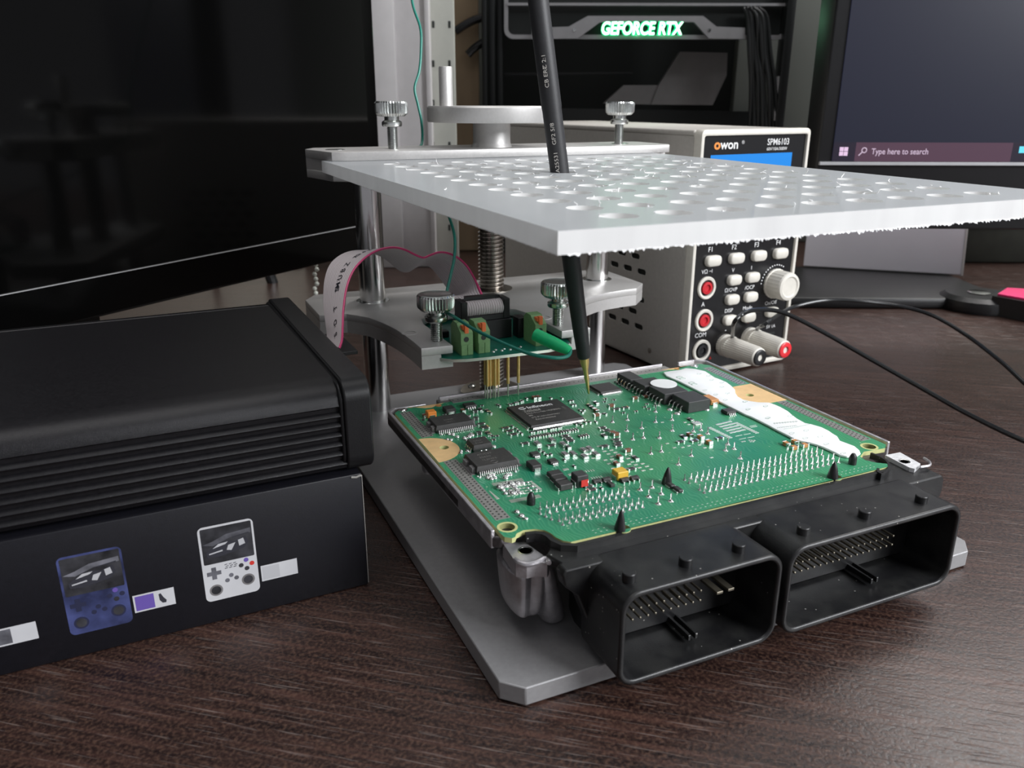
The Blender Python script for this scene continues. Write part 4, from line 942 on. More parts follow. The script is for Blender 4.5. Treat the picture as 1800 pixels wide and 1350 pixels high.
# unpopulated BGA-like land pattern on the right
bm = nb()
for i in range(11):
    t = i/10; q = R4c(955+t*270, 900+t*132); box(bm, q[0]-.9, q[0]+.9, q[1]-.35, q[1]+.35, ZP, ZP+.1)
    q = R4c(1305+t*270, 838+t*130); box(bm, q[0]-.9, q[0]+.9, q[1]-.35, q[1]+.35, ZP, ZP+.1)
for i in range(6):
    for j in range(5):
        q = R4c(1055+i*34+j*45, 860-i*8+j*27); s = .75 if (i+j) % 2 else .6; box(bm, q[0]-s, q[0]+s, q[1]-s*.75, q[1]+s*.75, ZP, ZP+.1, .04, 1)
for i, (u, v) in enumerate(((1340, 1005), (1450, 985), (1390, 1045), (1500, 1025), (1525, 875), (1540, 890))):
    q = R4c(u, v); box(bm, q[0]-1.6, q[0]+1.6, q[1]-.15, q[1]+.15, ZP, ZP+.08)
for u, v in ((1385, 1085), (1415, 1080), (1480, 1065), (1510, 1068), (1495, 1085), (1545, 1070), (1530, 1085)):
    q = R4c(u, v); box(bm, q[0]-.4, q[0]+.4, q[1]-.3, q[1]+.3, ZP, ZP+.08)
stuff(mk('empty_land_pattern', bm, M['pad'], board))

# ================================================================== adapter board with pogo pins
ZA = 58.9
ad = thing('adapter_board', 'small green adapter board clamped in the carriage, with contact pins below', 'circuit board', (131, 318, ZA))
ao = [(102.6, 295.5), (106.5, 291.5), (112, 289.6), (122, 288.6), (148, 288.0), (156, 289.6), (160.5, 293), (162.4, 300), (162.4, 328), (160, 340), (153, 348.5), (143, 351), (122, 351), (112, 348.5), (105.5, 340), (103.4, 328)]
plate('adapter_pcb', ao, [], ZA-1.2, ZA, [M['green_pcb2'], M['pad']], ad, side=1)
def term(x, lab):
    w, y0, y1 = 5.2, 294.6, 304.5; hgt = 12.0
    prof = [(y0, 0), (y1+1.5, 0), (y1+1.5, 10.6), (y1-1.0, 12.6), (y0+4.6, 12.4), (y0+3.6, 11.4), (y0, 9.3)]
    bm = nb(); A = [bm.verts.new((x, y, ZA+z)) for y, z in prof]; B = [bm.verts.new((x+w, y, ZA+z)) for y, z in prof]
    bm.faces.new(A); bm.faces.new(list(reversed(B)))
    for i in range(len(A)): bm.faces.new((A[i], B[i], B[(i+1)%len(A)], A[(i+1)%len(A)]))
    box(bm, x+.1, x+w*.46, y0-.25, y0+.5, ZA, ZA+4.4, .1, 1); box(bm, x+w*.54, x+w-.1, y0-.25, y0+.5, ZA, ZA+4.4, .1, 1)
    o = mk('terminal_block', bm, M['terminal'], ad); bv = o.modifiers.new('b', 'BEVEL'); bv.width = .0002; bv.limit_method = 'ANGLE'; o['label'] = lab
    bm = nb(); cyl(bm, (x+w*.45, 0, ZA+6.6), 1.1, y0-.06, y0+.5, 18, 'y'); mk('wire_hole', bm, M['via'], o)
    bm = nb(); box(bm, x+w*.32, x+w*.66, y0-.15, y0+1.6, ZA+9.0, ZA+12.6, .15, 1); box(bm, x+w*.2, x+w*.5, y0+.6, y0+3.4, ZA+10.4, ZA+12.0, .15, 1)
    box(bm, x+w*.42, x+w*.58, y0-.2, y0, ZA+9.6, ZA+11.8, 0, 1); mk('release_lever', bm, M['lever'], o)
term(111.4, 'left green terminal block'); term(118.9, 'second green terminal block'); term(144.6, 'right green terminal block with the sleeved wire')
bm = nb(); box(bm, 117.2, 141.6, 311.5, 320.5, ZA, ZA+8.6, .3, 1); mk('box_header', bm, M['black'], ad)
bm = nb(); box(bm, 143.2, 147.6, 308.5, 315, ZA, ZA+9, .5, 2); mk('trimmer', bm, M['black'], ad)
bm = nb(); box(bm, 106.5, 116.5, 322, 326, ZA, ZA+3.0, .3, 1); mk('pin_socket', bm, M['black'], ad)
for i in range(8):
    bm = nb(); lathe(bm, [(.75, ZA), (.6, ZA+.3), (.01, ZA+.5)], (125.5+1.9*i, 294.5+(i % 2)*2.0, 0), 10); mk('solder_joint', bm, M['solder'], ad)
for u, vb in ((853, 700), (857, 703), (862, 702), (867, 700.5), (870.5, 701.5), (876, 700), (893, 698), (911, 696)):
    x, y = P(u, vb, ZP); bm = nb(); cyl(bm, (x, y, 0), .68, 44.5, ZA-1.4, 12, ch=.05); o = mk('contact_pin', bm, M['gold'], ad)
    bm = nb(); lathe(bm, [(.01, ZP+.1), (.3, ZP+.7), (.3, 44.6)], (x, y, 0), 10); mk('pin_plunger', bm, M['gold_tip'], o)

# ================================================================== ribbon cable
# near (pink) edge as (u,v,depth) sight points at real distances; the strip is 20 mm wide
pinkpts = [(597.5, 612, .304), (602, 598, .306), (603.5, 575, .309), (605, 545, .313), (611, 505, .318), (624, 474, .323), (645, 452, .328), (668, 439, .333), (692, 434.5, .338), (712, 438, .343), (731, 447, .348), (745, 452, .352), (757, 448, .356), (772, 443, .359), (788, 444, .362), (806, 452, .365), (823, 468, .368), (838, 494, .370), (850, 520, .371), (858, 534, .370)]
farpts = [(576, 600), (577, 590), (571, 560), (569, 530), (571, 490), (579, 462), (600, 444), (640, 437), (670, 449), (690, 466), (700, 481), (712, 480), (735, 463), (748, 461), (760, 470), (771, 490), (784, 510), (797, 530), (808, 545), (816, 556)]
PN = [dep(*p) for p in pinkpts]; FN = []
wprev = None
for i, (p, (u, v)) in enumerate(zip(PN, farpts)):
    r = ray(u, v).normalized(); oc = C0-p; b_ = oc.dot(r); cc = oc.dot(oc)-400; disc = b_*b_-cc
    if disc < 0: t = -b_
    else:
        t1, t2 = -b_-math.sqrt(disc), -b_+math.sqrt(disc)
        t = t2
    FN.append(C0+r*t)
Wv = [(f-p) for f, p in zip(FN, PN)]
# smooth the width vectors and keep the width
for it in range(2):
    Wv = [((Wv[max(0, i-1)]+Wv[i]*2+Wv[min(len(Wv)-1, i+1)])/4) for i in range(len(Wv))]
Wv = [w.normalized()*20 for w in Wv]
Wv[-1] = Vector((-20, 0.5, 0)); Wv[-2] = Vector((-19.6, 3, 1)).normalized()*20
SP = catmull(PN, 5); SW = [w.normalized()*20 for w in catmull(Wv, 5)]
rb = thing('ribbon_cable', 'grey flat ribbon cable with pink edge, arching from black enclosure to adapter board', 'cable', tuple(PN[0]))
NW = 16
bm = nb(); grid = []
for i, (p, w) in enumerate(zip(SP, SW)):
    t = (SP[min(i+1, len(SP)-1)]-SP[max(i-1, 0)]).normalized(); n = t.cross(w.normalized()).normalized()
    row = []
    for j in range(NW*4+1):
        f = j/(NW*4); row.append((p+w*f, n*(.42*abs(math.sin(PI*j/4))+.06)))
    grid.append(row)
for sgn in (1, -1):
    vs = [[bm.verts.new(q+d*sgn) for q, d in row] for row in grid]
    for i in range(len(vs)-1):
        for j in range(NW*4):
            f = bm.faces.new((vs[i][j], vs[i][j+1], vs[i+1][j+1], vs[i+1][j])); f.material_index = 1 if j < 4 else 0
mk('ribbon', bm, [M['ribbon'], M['pink']], rb, smooth=75)
# black lettering along the strip
def ribtext(body, i0, i1, f, size):
    n = len(body)
    for k, ch in enumerate(body):
        if ch == ' ': continue
        i = int(i0+(i1-i0)*k/max(1, n-1)); p = SP[i]; w = SW[i].normalized(); t = (SP[i+1]-SP[i-1]).normalized(); nn = t.cross(w).normalized()
        if nn.dot(C0-p) < 0: nn = -nn
        base = p+w*(20*f)+nn*.52
        xa = t; ya = nn.cross(xa)
        text('lettering', ch, size, M['black_print'], rb, frame(base, xa, ya), .02, .03, 'CENTER', 1.15)
ribtext('SOT', 7, 15, .30, 3.2); ribtext('SMUBZ', 19, 26, .30, 3.4); ribtext('7G4Z', 29, 34, .30, 3.0)
# socket crimped on the ribbon
bm = nb(); box(bm, 118.0, 140.9, 312.0, 319.6, ZA+8.6, ZA+11.0, .25, 1); box(bm, 118.2, 121.2, 311.6, 319.8, ZA+8.7, ZA+17.5, .3, 1); box(bm, 137.7, 140.7, 311.6, 319.8, ZA+8.7, ZA+17.5, .3, 1); box(bm, 121, 138, 316.6, 319.8, ZA+10.6, ZA+17.2, .6, 2)
prism(bm, [(121.2, 316.2), (137.8, 316.2), (136.4, 319.6), (122.6, 319.6)], ZA+17, ZA+18.4)
mk('crimp_socket', bm, M['black'], rb)
bm = nb()
for j in range(NW):
    x = 120.8+17.4*(j+.5)/NW
    pts = [(x, 318.4, ZA+15.6), (x, 316.2, ZA+16.4), (x, 313.6, ZA+15.9), (x, 312.3, ZA+14.2), (x, 312.6, ZA+12.0), (x, 314.0, ZA+10.8)]
    tube(bm, catmull(pts, 4), .57, 8)
stuff(mk('folded_wires', bm, M['ribbon'], rb))

# ================================================================== green wire with sleeve
w1 = [(718, -60, .42), (725, 5, .42), (739, 50, .42), (740, 90, .42), (737, 125, .42), (729, 155, .42), (735, 185, .422), (741, 215, .424), (741.5, 252, .425)]
gw = thing('green_wire', 'thin teal wire hanging behind the top bar, ending in a bright green sleeve', 'wire', (145, 294, 66))
upper_ = [dep(*p) for p in w1]
mid = [Vector((133, 413, 128)), dep(776, 350, .40), dep(790, 383, .385), dep(799, 415, .372), dep(799, 450, .362), dep(792, 485, .355), dep(784, 518, .350), dep(780, 540, .346)]
low = [dep(783, 548, .336), dep(800, 558, .326), dep(830, 577, .318), dep(860, 592, .312), dep(900, 610, .306), dep(935, 623, .302), dep(965, 628, .300), dep(985, 629, .301), dep(999, 625, .303), dep(1003, 616, .305), dep(998, 611, .3055)]
bm = nb(); tube(bm, catmull(upper_+mid+low, 8), .68, 10); mk('insulation', bm, M['wire'], gw)
sa = dep(941, 588, .3115); sb_ = dep(1002, 617, .3045)
bm = nb(); pts = []; rs = []
for k in range(25):
    t = k/24; pts.append(sa.lerp(sb_, t)); rs.append((2.45+.07*math.sin(k*2.4)) if t < .55 else 2.45-.75*((t-.55)/.45)**1.5+.05*math.sin(k*2.4))
rs[-1] = 1.5
tube(bm, pts, rs, 18); o = mk('sleeve', bm, M['sleeve'], gw); o['label'] = 'bright green rubber sleeve'

# ================================================================== probe
tip = Vector((164.1, 282.1, ZP+.2)); hole = Vector((146.6, 278.6, 128.5))
ax = (hole-tip).normalized()
pb = thing('test_probe', 'black sheathed probe with a gold tip, passing through the drilled sheet onto the board', 'probe', tuple(tip))
L1 = (hole-tip).length
bm = nb(); tube(bm, [tip, tip+ax*.6, tip+ax*5.2, tip+ax*6.0, tip+ax*7.5, tip+ax*11.0, tip+ax*15.2, tip+ax*19.5], [.12, .4, .78, .78, 1.05, 1.05, 1.9, 2.05], 20); mk('gold_tip', bm, M['gold'], pb)
up = dep(946, 0, .2895)
mid_ = hole
path = [tip+ax*17.3, tip+ax*18.2, tip+ax*30, tip+ax*50, tip+ax*52, hole, hole.lerp(up, .4), hole.lerp(up, .42), up, up+(up-hole).normalized()*130]
bm = nb(); tube(bm, path, [2.45, 2.75, 3.15, 3.45, 3.55, 3.55, 3.6, 3.75, 3.75, 3.75], 24); mk('sheath', bm, M['rubber'], pb)
d_ = (up-hole).normalized(); view = (C0-hole.lerp(up, .3)); n_ = (view-d_*view.dot(d_)).normalized()
for s_, t_ in (('C 2:1', .62), ('CB ER7', .52), ('GF2 5/8', .20), ('A25531', .04)):
    q = hole.lerp(up, t_)+n_*3.78+d_.cross(n_)*0
    text('marking', s_, 2.0, M['print'], pb, frame(q, d_, n_.cross(d_)), .02, 0, 'LEFT', 1.2)

# ================================================================== black enclosure on a box
YW = math.radians(1.41)
EB = Matrix.Translation((54.9, 238.7, 0)) @ Matrix.Rotation(YW, 4, 'Z')        # local x = along the front to the right (0 = corner), y = back
cb = thing('cardboard_box', 'black cardboard box printed with two handheld game players, under the enclosure', 'box', (0, 300, 0))
bm = nb(); box(bm, -190, 0, 0, 118, 0.2, 42, .5, 2); mk('carton', bm, M['card'], cb, mtx=EB)
bm = nb(); tube(bm, [(0, .02, 1), (.05, -.05, 20), (0, 0, 41)], .14, 6); tube(bm, [(-3.5, -.05, 41.2), (-1.8, -.1, 40.9), (-.6, -.1, 41.3), (0, 0, 41)], .35, 6); o = mk('worn_edge', bm, M['cardedge'], cb, mtx=EB)
FB = EB @ Matrix(((1, 0, 0, 0), (0, 0, -1, -.02), (0, 1, 0, 0), (0, 0, 0, 1)))     # x right, y up, z toward the viewer
def flat(name, poly, mt, lay=1, parent=cb, holes=()): return plate(name, poly, holes, lay*.03-.03, lay*.03, M[mt], parent, mtx=FB)
def handheld(x0, z0, w, h, shell, blue):
    o = flat('printed_player', rrect(x0, x0+w, z0, z0+h, 1.6), shell, 1); o['label'] = 'printed picture of a %s handheld game player' % ('translucent blue' if blue else 'white')
    flat('printed_screen', rrect(x0+.7, x0+w-.6, z0+h*.50, z0+h-.7, .4), 'darkprint', 2)
    # clouds and the racing car
    cx, cz = x0+w*.5, z0+h*.72
    flat('printed_cloud', [(x0+.9, cz+1.2), (x0+4, cz+2.0), (x0+8, cz+3.6), (x0+w-1, cz+4.2), (x0+w-1, cz+2.6), (x0+9, cz+2.2), (x0+4, cz+.4)], 'midprint', 3)
    flat('printed_car', [(cx-6.2, cz-3.2), (cx-6.5, cz-1.6), (cx-4.6, cz-.3), (cx-2.6, cz+1.0), (cx+.4, cz+1.3), (cx+2.2, cz+.6), (cx+5.5, cz+1.8), (cx+6.2, cz-.4), (cx+4.8, cz-2.2), (cx+1, cz-3.0), (cx-3, cz-3.6)], 'black_print', 4)
    flat('printed_highlight', [(cx-4.4, cz-.5), (cx-2.6, cz+.8), (cx+.2, cz+1.0), (cx-.6, cz+.3), (cx-2.8, cz-.2)], 'greyprint', 5)
    flat('printed_highlight', [(cx-5.6, cz-2.0), (cx-1.6, cz-1.4), (cx-1.6, cz-1.9), (cx-5.6, cz-2.4)], 'greyprint', 5)
    flat('printed_highlight', [(cx+.2, cz-.2), (cx+2.4, cz+.2), (cx+1.0, cz-2.2), (cx-.4, cz-1.8)], 'greyprint', 5)
    flat('printed_highlight', [(cx+3.2, cz+.8), (cx+4.8, cz+1.2), (cx+5.2, cz-.8), (cx+3.4, cz-1.3)], 'greyprint', 5)
    flat('printed_highlight', [(cx+1.6, cz+2.3), (cx+6.6, cz+2.9), (cx+6.6, cz+2.6), (cx+1.6, cz+2.0)], 'black_print', 5)
    bt = 'dkblueprint' if blue else 'midprint'
    ex, ez = x0+w*.20, z0+h*.37
    flat('printed_cross_pad', [(ex-.7, ez-2.1), (ex+.7, ez-2.1), (ex+.7, ez-.7), (ex+2.1, ez-.7), (ex+2.1, ez+.7), (ex+.7, ez+.7), (ex+.7, ez+2.1), (ex-.7, ez+2.1), (ex-.7, ez+.7), (ex-2.1, ez+.7), (ex-2.1, ez-.7), (ex-.7, ez-.7)], bt, 2)
    for (px, pz, c_) in ((.80, .46, 'purple'), (.90, .40, 'red' if not blue else 'dkblueprint'), (.70, .40, 'darkprint'), (.80, .345, 'yellow' if blue else 'darkprint')):
        flat('printed_button', circle(x0+w*px, z0+h*pz, .75, 14), 'darkprint' if c_ in ('yellow',) else c_ if not blue or c_ == 'purple' else 'dkblueprint', 2)
    for px, pz in ((.50, .30), (.42, .24), (.59, .25)): flat('printed_button', circle(x0+w*px, z0+h*pz, .72, 12), bt, 2)
    for px, pz in ((.20, .14), (.80, .19)):
        flat('printed_stick_ring', circle(x0+w*px, z0+h*pz, 2.0, 20), 'dkblueprint' if blue else 'shroud', 2); flat('printed_stick', circle(x0+w*px, z0+h*pz, 1.45, 18), 'darkprint', 3)
    if not blue:
        for r_ in range(3):
            for c_ in range(3): flat('printed_grille', [(x0+w*.40+c_*1.3+(r_ % 2)*.3, z0+h*(.46-.025*r_)), (x0+w*.40+c_*1.3+.9+(r_ % 2)*.3, z0+h*(.465-.025*r_)), (x0+w*.40+c_*1.3+.9+(r_ % 2)*.3, z0+h*(.455-.025*r_)), (x0+w*.40+c_*1.3+(r_ % 2)*.3, z0+h*(.45-.025*r_))], 'midprint', 2)
handheld(-51.5, 8.0, 16.3, 26.0, 'whiteprint', False)
handheld(-89.3, 7.7, 16.8, 25.9, 'blueprint', True)
for (x0, x1, z0, z1), (ca, cb_) in (((-34.4, -23.0, 10.9, 16.5), ('greyprint', 'whiteprint')), ((-71.7, -60.2, 10.3, 16.2), ('purple', 'whiteprint')), ((-110, -97.2, 9.6, 15.3), ('midprint', 'whiteprint'))):
    flat('swatch_label', [(x0, z0), (x1, z0), (x1, z1), (x0, z1)], cb_, 1); xm = (x0+x1)/2
    flat('swatch', [(x0+.5, z0+.5), (xm, z0+.5), (xm, z1-.5), (x0+.5, z1-.5)], ca, 2)
flat('swatch', [(-64.6, 14.9), (-64.0, 15.1), (-63.4, 13.6), (-62.6, 12.4), (-62.8, 11.6), (-63.8, 11.7), (-64.5, 12.8)], 'black_print', 2)

en = thing('metal_enclosure', 'black anodised metal enclosure with ribbed sides, lying on the cardboard box', 'enclosure', (0, 300, 42))
# ribbed extrusion profile in (y, z), swept along x
prof = []
z0, zt_ = 43.4, 72.6
prof += [(3.0, z0), (126.0, z0)]
prof += [(129, 46), (129, 66), (127.5, 70), (125, 71.6), (121, 72.0), (120.5, 71.5), (119.5, 71.5), (119, 72.1), (12, 72.6), (7.5, 72.3), (4.0, 70.8), (1.8, 68.4), (1.0, 65.6)]
zz = 64.6
while zz > 47:
    prof += [(2.2, zz+.3), (2.2, zz-1.0), (.9, zz-1.9), (.7, zz-2.3), (.9, zz-2.7)]; zz -= 3.3
prof += [(1.2, 45.8), (1.8, 44.2)]
bm = nb(); A = [bm.verts.new((-170, y, z)) for y, z in prof]; B = [bm.verts.new((-3.2, y, z)) for y, z in prof]
bm.faces.new(A); bm.faces.new(list(reversed(B)))
for i in range(len(A)): bm.faces.new((A[i], B[i], B[(i+1)%len(A)], A[(i+1)%len(A)]))
mk('ribbed_body', bm, M['encl'], en, mtx=EB, smooth=30)
# end cap
def capring(name, x0, x1, g, mt):
    bm = nb(); oo = rrect(-.6-g, 131+g, 42.3-g*.3, 73.6+g, 6.5, 6); A = [bm.verts.new((x0, y, z)) for y, z in oo]; B = [bm.verts.new((x1, y, z)) for y, z in oo]
    bm.faces.new(A); bm.faces.new(list(reversed(B)))
    for i in range(len(A)): bm.faces.new((A[i], B[i], B[(i+1)%len(A)], A[(i+1)%len(A)]))
    o = mk(name, bm, mt, en, mtx=EB, smooth=30); bv = o.modifiers.new('b', 'BEVEL'); bv.width = .0007; bv.segments = 3; bv.limit_method = 'ANGLE'; bv.angle_limit = math.radians(50)
capring('end_cap', -4.2, 4.6, 0, M['black'])
capring('cap_flange', -5.4, -4.0, -.9, M['black'])
bm = nb(); box(bm, 4.4, 15, 52, 80, 66.0, 67.4, .2, 1); mk('port_shelf', bm, M['black'], en, mtx=EB)
bm = nb(); sphere(bm, (4.6, 10, 58), 1.2, 12, 8); mk('cap_screw', bm, M['black'], en, mtx=EB)

# ================================================================== bench power supply
al = .07089; D_ = Vector((math.cos(al), math.sin(al), 0)); N_ = Vector((-math.sin(al), math.cos(al), 0)); P0 = Vector((280.98, 372.47, 0))
PS = Matrix(((D_.x, N_.x, 0, P0.x), (D_.y, N_.y, 0, P0.y), (0, 0, 1, 0), (0, 0, 0, 1)))
PF = PS @ Matrix(((1, 0, 0, 0), (0, 0, -1, 0), (0, 1, 0, 0), (0, 0, 0, 1)))          # x right, y up, z toward the viewer
ps = thing('power_supply', 'cream bench power supply with black front panel, buttons and binding posts', 'power supply', tuple(P0+N_*113+D_*41))
slots = []
for r_, z in enumerate((22.4, 31.1, 39.8, 48.5, 57.2, 65.9, 74.6, 83.3)):
    for k in range(4):
        y = (46 if r_ % 2 == 0 else 53)+k*14.2
        slots.append(rrect(-(y+4.6), -(y-4.6), z-1.8, z+1.8, 1.7, 3))
# side sheet with real vent slots: local x -> -N, y -> up
SP_ = PS @ Matrix(((0, 0, -1, .6), (-1, 0, 0, 0), (0, 1, 0, 0), (0, 0, 0, 1)))
plate('side_panel', rrect(-224, -6, 3, 138.5, 1), slots, 0, .9, M['beige'], ps, mtx=SP_)
bm = nb(); box(bm, .9, 81, 6, 224, 3.2, 138.4, .5, 1); mk('inner_shell', bm, M['pc_in'], ps, mtx=PS)
bm = nb(); box(bm, -.4, 82.4, 6, 225, 138.3, 141.6, 1.2, 3); o = mk('top_cover', bm, M['beige'], ps, mtx=PS); 
bm = nb(); box(bm, 81, 82.2, 6, 224, 3, 139, .3, 1); mk('side_panel', bm, M['beige'], ps, mtx=PS)
bm = nb(); box(bm, 0, 82, 7, 223, 1.6, 3.3, .3, 1); mk('bottom_plate', bm, M['beige'], ps, mtx=PS)
for x in (10, 72):
    for y in (20, 205):
        bm = nb(); cyl(bm, (x, y, 0), 5, 0, 1.8, 16); mk('rubber_foot', bm, M['rubber'], ps, mtx=PS)
bm = nb(); lathe(bm, [(1.8, -.2), (1.8, -.7), (.01, -.9)], (0, 33, 10), 12, 'x'); mk('case_screw', bm, M['zinc'], ps, mtx=PS)
# bezel ring
plate('front_bezel', rrect(0, 82, 1.2, 142, 3.0, 5), [rrect(2.4, 79.6, 4.2, 138.6, 1.2, 4)], -7, 0, M['cream'], ps, mtx=PF, bev=.8)
bm = nb(); box(bm, 2.2, 79.8, 4.0, 138.8, -6, -1.6); mk('front_panel', bm, M['panel'], ps, mtx=PF)
ZF = -1.55
def pt(body, x, y, size, mt='white', bold=0.0, align='CENTER', sx=1.0): text('lettering', body, size, M[mt], ps, PF @ Matrix.Translation((x, y, ZF)), .02, bold, align, sx)
bm = nb(); box(bm, 8.5, 70, 88, 128.5, ZF-.2, ZF+.05); mk('display', bm, M['blue'], ps, mtx=PF)
text('lettering', '0.000', 9, M['white'], ps, PF @ Matrix.Translation((14, 112, ZF+.08)), .01)
pt('o', 10.4, 131.6, 7.5, 'orange', .25, 'LEFT', 1.1); pt('won', 15.0, 131.6, 7.0, 'white', .15, 'LEFT', 1.05); pt('®', 30.4, 134.0, 2.6, 'white', 0, 'LEFT')
pt('SPM6103', 49.6, 133.0, 5.0, 'white', .03, 'LEFT', .92); pt('60V/10A/300W', 49.6, 130.0, 2.5, 'white', 0, 'LEFT', 1.0)
def button(x, y, w=10.8, h=6.2):
    bm = nb(); oo = rrect(x-w/2, x+w/2, y-h/2, y+h/2, h*.42, 5); ii = rrect(x-w/2+.7, x+w/2-.7, y-h/2+.7, y+h/2-.7, h*.42-.6, 5)
    A = [bm.verts.new((a, b, ZF-.5)) for a, b in oo]; B = [bm.verts.new((a, b, ZF+2.2)) for a, b in oo]; Cc = [bm.verts.new((a, b, ZF+2.9)) for a, b in ii]
    n = len(A)
    for i in range(n): bm.faces.new((A[i], A[(i+1)%n], B[(i+1)%n], B[i])); bm.faces.new((B[i], B[(i+1)%n], Cc[(i+1)%n], Cc[i]))
    bm.faces.new(Cc); mk('button', bm, M['cream'], ps, mtx=PF, smooth=50)
for i, x in enumerate((15.6, 33.3, 50.9, 68.4)): button(x, 70.0); pt('F%d' % (i+1), x-1.5, 75.2, 4.0)
for x, y, s_ in ((33.2, 57.2, 'V'), (47.6, 57.4, 'I'), (32.9, 45.5, 'Ω/OVP'), (47.6, 45.5, '/OCP'), (32.6, 33.0, 'DISP'), (47.5, 33.0, 'Mode'), (66.4, 34.0, 'On/Off')):
    button(x, y, 9.8, 6.0); pt(s_, x-.6, y+4.6, 3.3)
# rotary knob
bm = nb(); pts = [(9.3, ZF-.3), (9.3, ZF+1), (8.6, ZF+1.2), (8.6, ZF+11), (8.0, ZF+12), (6.4, ZF+12.4), (5.6, ZF+11.8), (.01, ZF+11.6)]
lathe(bm, pts, (67.5, 51.5, 0), 48, gear=8.3, gd=.03); mk('rotary_knob', bm, M['cream'], ps, mtx=PF, smooth=25)
for k in range(13):
    t = math.radians(35+k*115/12+25); bm = nb(); cyl(bm, (67.5+11.4*math.cos(t), 51.5+11.4*math.sin(t), 0), .45, ZF, ZF+.05, 8); mk('scale_dot', bm, M['white'], ps, mtx=PF)
for y, s_, mt in ((54.4, 'VΩ', 'socket_red'), (35.1, 'A', 'socket_red'), (16.6, 'COM', 'black')):
    bm = nb(); lathe(bm, [(6.7, ZF-.2), (6.7, ZF+.8), (6.2, ZF+1.3), (4.9, ZF+1.1), (4.6, ZF-.3)], (12.9, y, 0), 36); o = mk('jack_ring', bm, M['cream'], ps, mtx=PF)
    bm = nb(); cyl(bm, (12.9, y, 0), 4.7, ZF-.3, ZF+.08, 30); mk('jack_well', bm, M['pc_in'], o, mtx=PF)
    bm = nb(); lathe(bm, [(3.6, ZF), (3.6, ZF+1.3), (2.2, ZF+1.5), (1.9, ZF+.6), (.01, ZF+.4)], (12.9, y, 0), 28); mk('jack_socket', bm, M[mt], o, mtx=PF)
    pt(s_+('' if s_ != 'VΩ' else ' ⊣'), 11.6 if s_ != 'VΩ' else 12.6, y+8.4, 3.8 if s_ != 'VΩ' else 3.4)
pt('▲', 4.8, 9.4, 2.6, 'red'); pt('▲', 20.6, 10.0, 2.6, 'red'); pt('-', 31.0, 25.6, 4.5); pt('+', 48.5, 28.4, 4.5, 'red_plastic'); pt('5V 1A', 68.0, 23.4, 3.0); 
bm = nb(); box(bm, 63, 72, 12.5, 20.5, ZF-.1, ZF+.3, .2, 1); mk('usb_port', bm, M['pc_in'], ps, mtx=PF)
for x, y, mt, lab in ((31.0, 17.6, 'black', 'binding post with a black end'), (50.6, 19.4, 'red_plastic', 'binding post with a red end')):
    bm = nb(); ps_ = [(6.8, ZF-.3), (6.8, ZF+1.8), (5.3, ZF+2.6), (5.3, ZF+4), (6.7, ZF+4.4), (6.7, ZF+6.0), (6.3, ZF+6.4), (5.9, ZF+26), (5.4, ZF+28.5), (4.6, ZF+29.2)]
    lathe(bm, ps_, (x, y, 0), 60, gear=5.6, gd=.03); o = mk('binding_post', bm, M['cream'], ps, mtx=PF, smooth=18); o['label'] = lab
    bm = nb(); lathe(bm, [(4.7, ZF+28.9), (4.6, ZF+29.8), (3.9, ZF+30.2), (2.1, ZF+30.1), (2.0, ZF+27), (.01, ZF+27)], (x, y, 0), 30); mk('post_end', bm, M[mt], o, mtx=PF)
# leads from the posts
def F3(x, y, z): q = PF @ Vector((x, y, z)); return q
c1 = [F3(31, 12, 2.5), F3(31.5, 24, 4), dep(1290, 568, .428), dep(1306, 552, .425), dep(1330, 545, .425), dep(1375, 549, .425), dep(1440, 580, .42), dep(1530, 631, .41), dep(1620, 682, .395), dep(1700, 727, .375), dep(1800, 775, .35), dep(1880, 800, .34), onz(2000, 815, 6), onz(2300, 780, 1.3), onz(2900, 700, 1.3)]
c2 = [F3(50.6, 13, 2.5), F3(51, 26, 4), dep(1345, 570, .46), dep(1372, 551, .475), dep(1400, 538, .485), dep(1450, 528, .49), dep(1510, 529, .49), dep(1580, 538, .49), dep(1640, 555, .48), dep(1700, 590, .47), dep(1760, 636, .45), dep(1830, 695, .43), onz(1920, 720, 5), onz(2150, 700, 1.3), onz(2700, 640, 1.3)]
for pts, lab in ((c1, 'black test lead from the left binding post, the nearer of the two'), (c2, 'black test lead from the right binding post, arching farther back')):
    bm = nb(); tube(bm, catmull(pts, 8), 1.15, 10); tag(mk('test_lead', bm, M['cable'], base=None), lab, 'cable', 'black test leads of the power supply')

# ================================================================== left monitor
mdir = Vector((.80684, .59077, 0)).normalized(); MR = dep(676, 438, .60)
mnorm = Vector((mdir.y, -mdir.x, 0))                   # toward the viewer
MO = Matrix(((mdir.x, 0, mnorm.x, MR.x), (mdir.y, 0, mnorm.y, MR.y), (0, 1, 0, MR.z), (0, 0, 0, 1)))   # x along, y up, z to the viewer
lm = thing('monitor', 'large switched-off glossy black monitor at the left, reflecting the room', 'monitor', (MR.x-mdir.x*270, MR.y-mdir.y*270, 0))
MW, MH = 540, 330
bm = nb(); box(bm, -MW, 0, 0, MH, -28, 0, 1.5, 3); mk('monitor_frame', bm, M['gloss_frame'], lm, mtx=MO)
bm = nb(); box(bm, -MW+12, -12, 21, MH-12, -1, .45, .1, 1); mk('screen', bm, M['gloss'], lm, mtx=MO)
bm = nb(); box(bm, -MW+6, -6, 20.2, 20.7, -1, .75); mk('screen_edge', bm, M['silver'], lm, mtx=MO)
bm = nb(); box(bm, -MW, -2, -7, -2, -44, -38, .8, 1); mk('rear_edge', bm, M['silver'], lm, mtx=MO)
bm = nb(); box(bm, -MW/2-60, -MW/2+60, -MR.z+1, 60, -60, -30, 4, 2); mk('stand_neck', bm, M['black'], lm, mtx=MO)
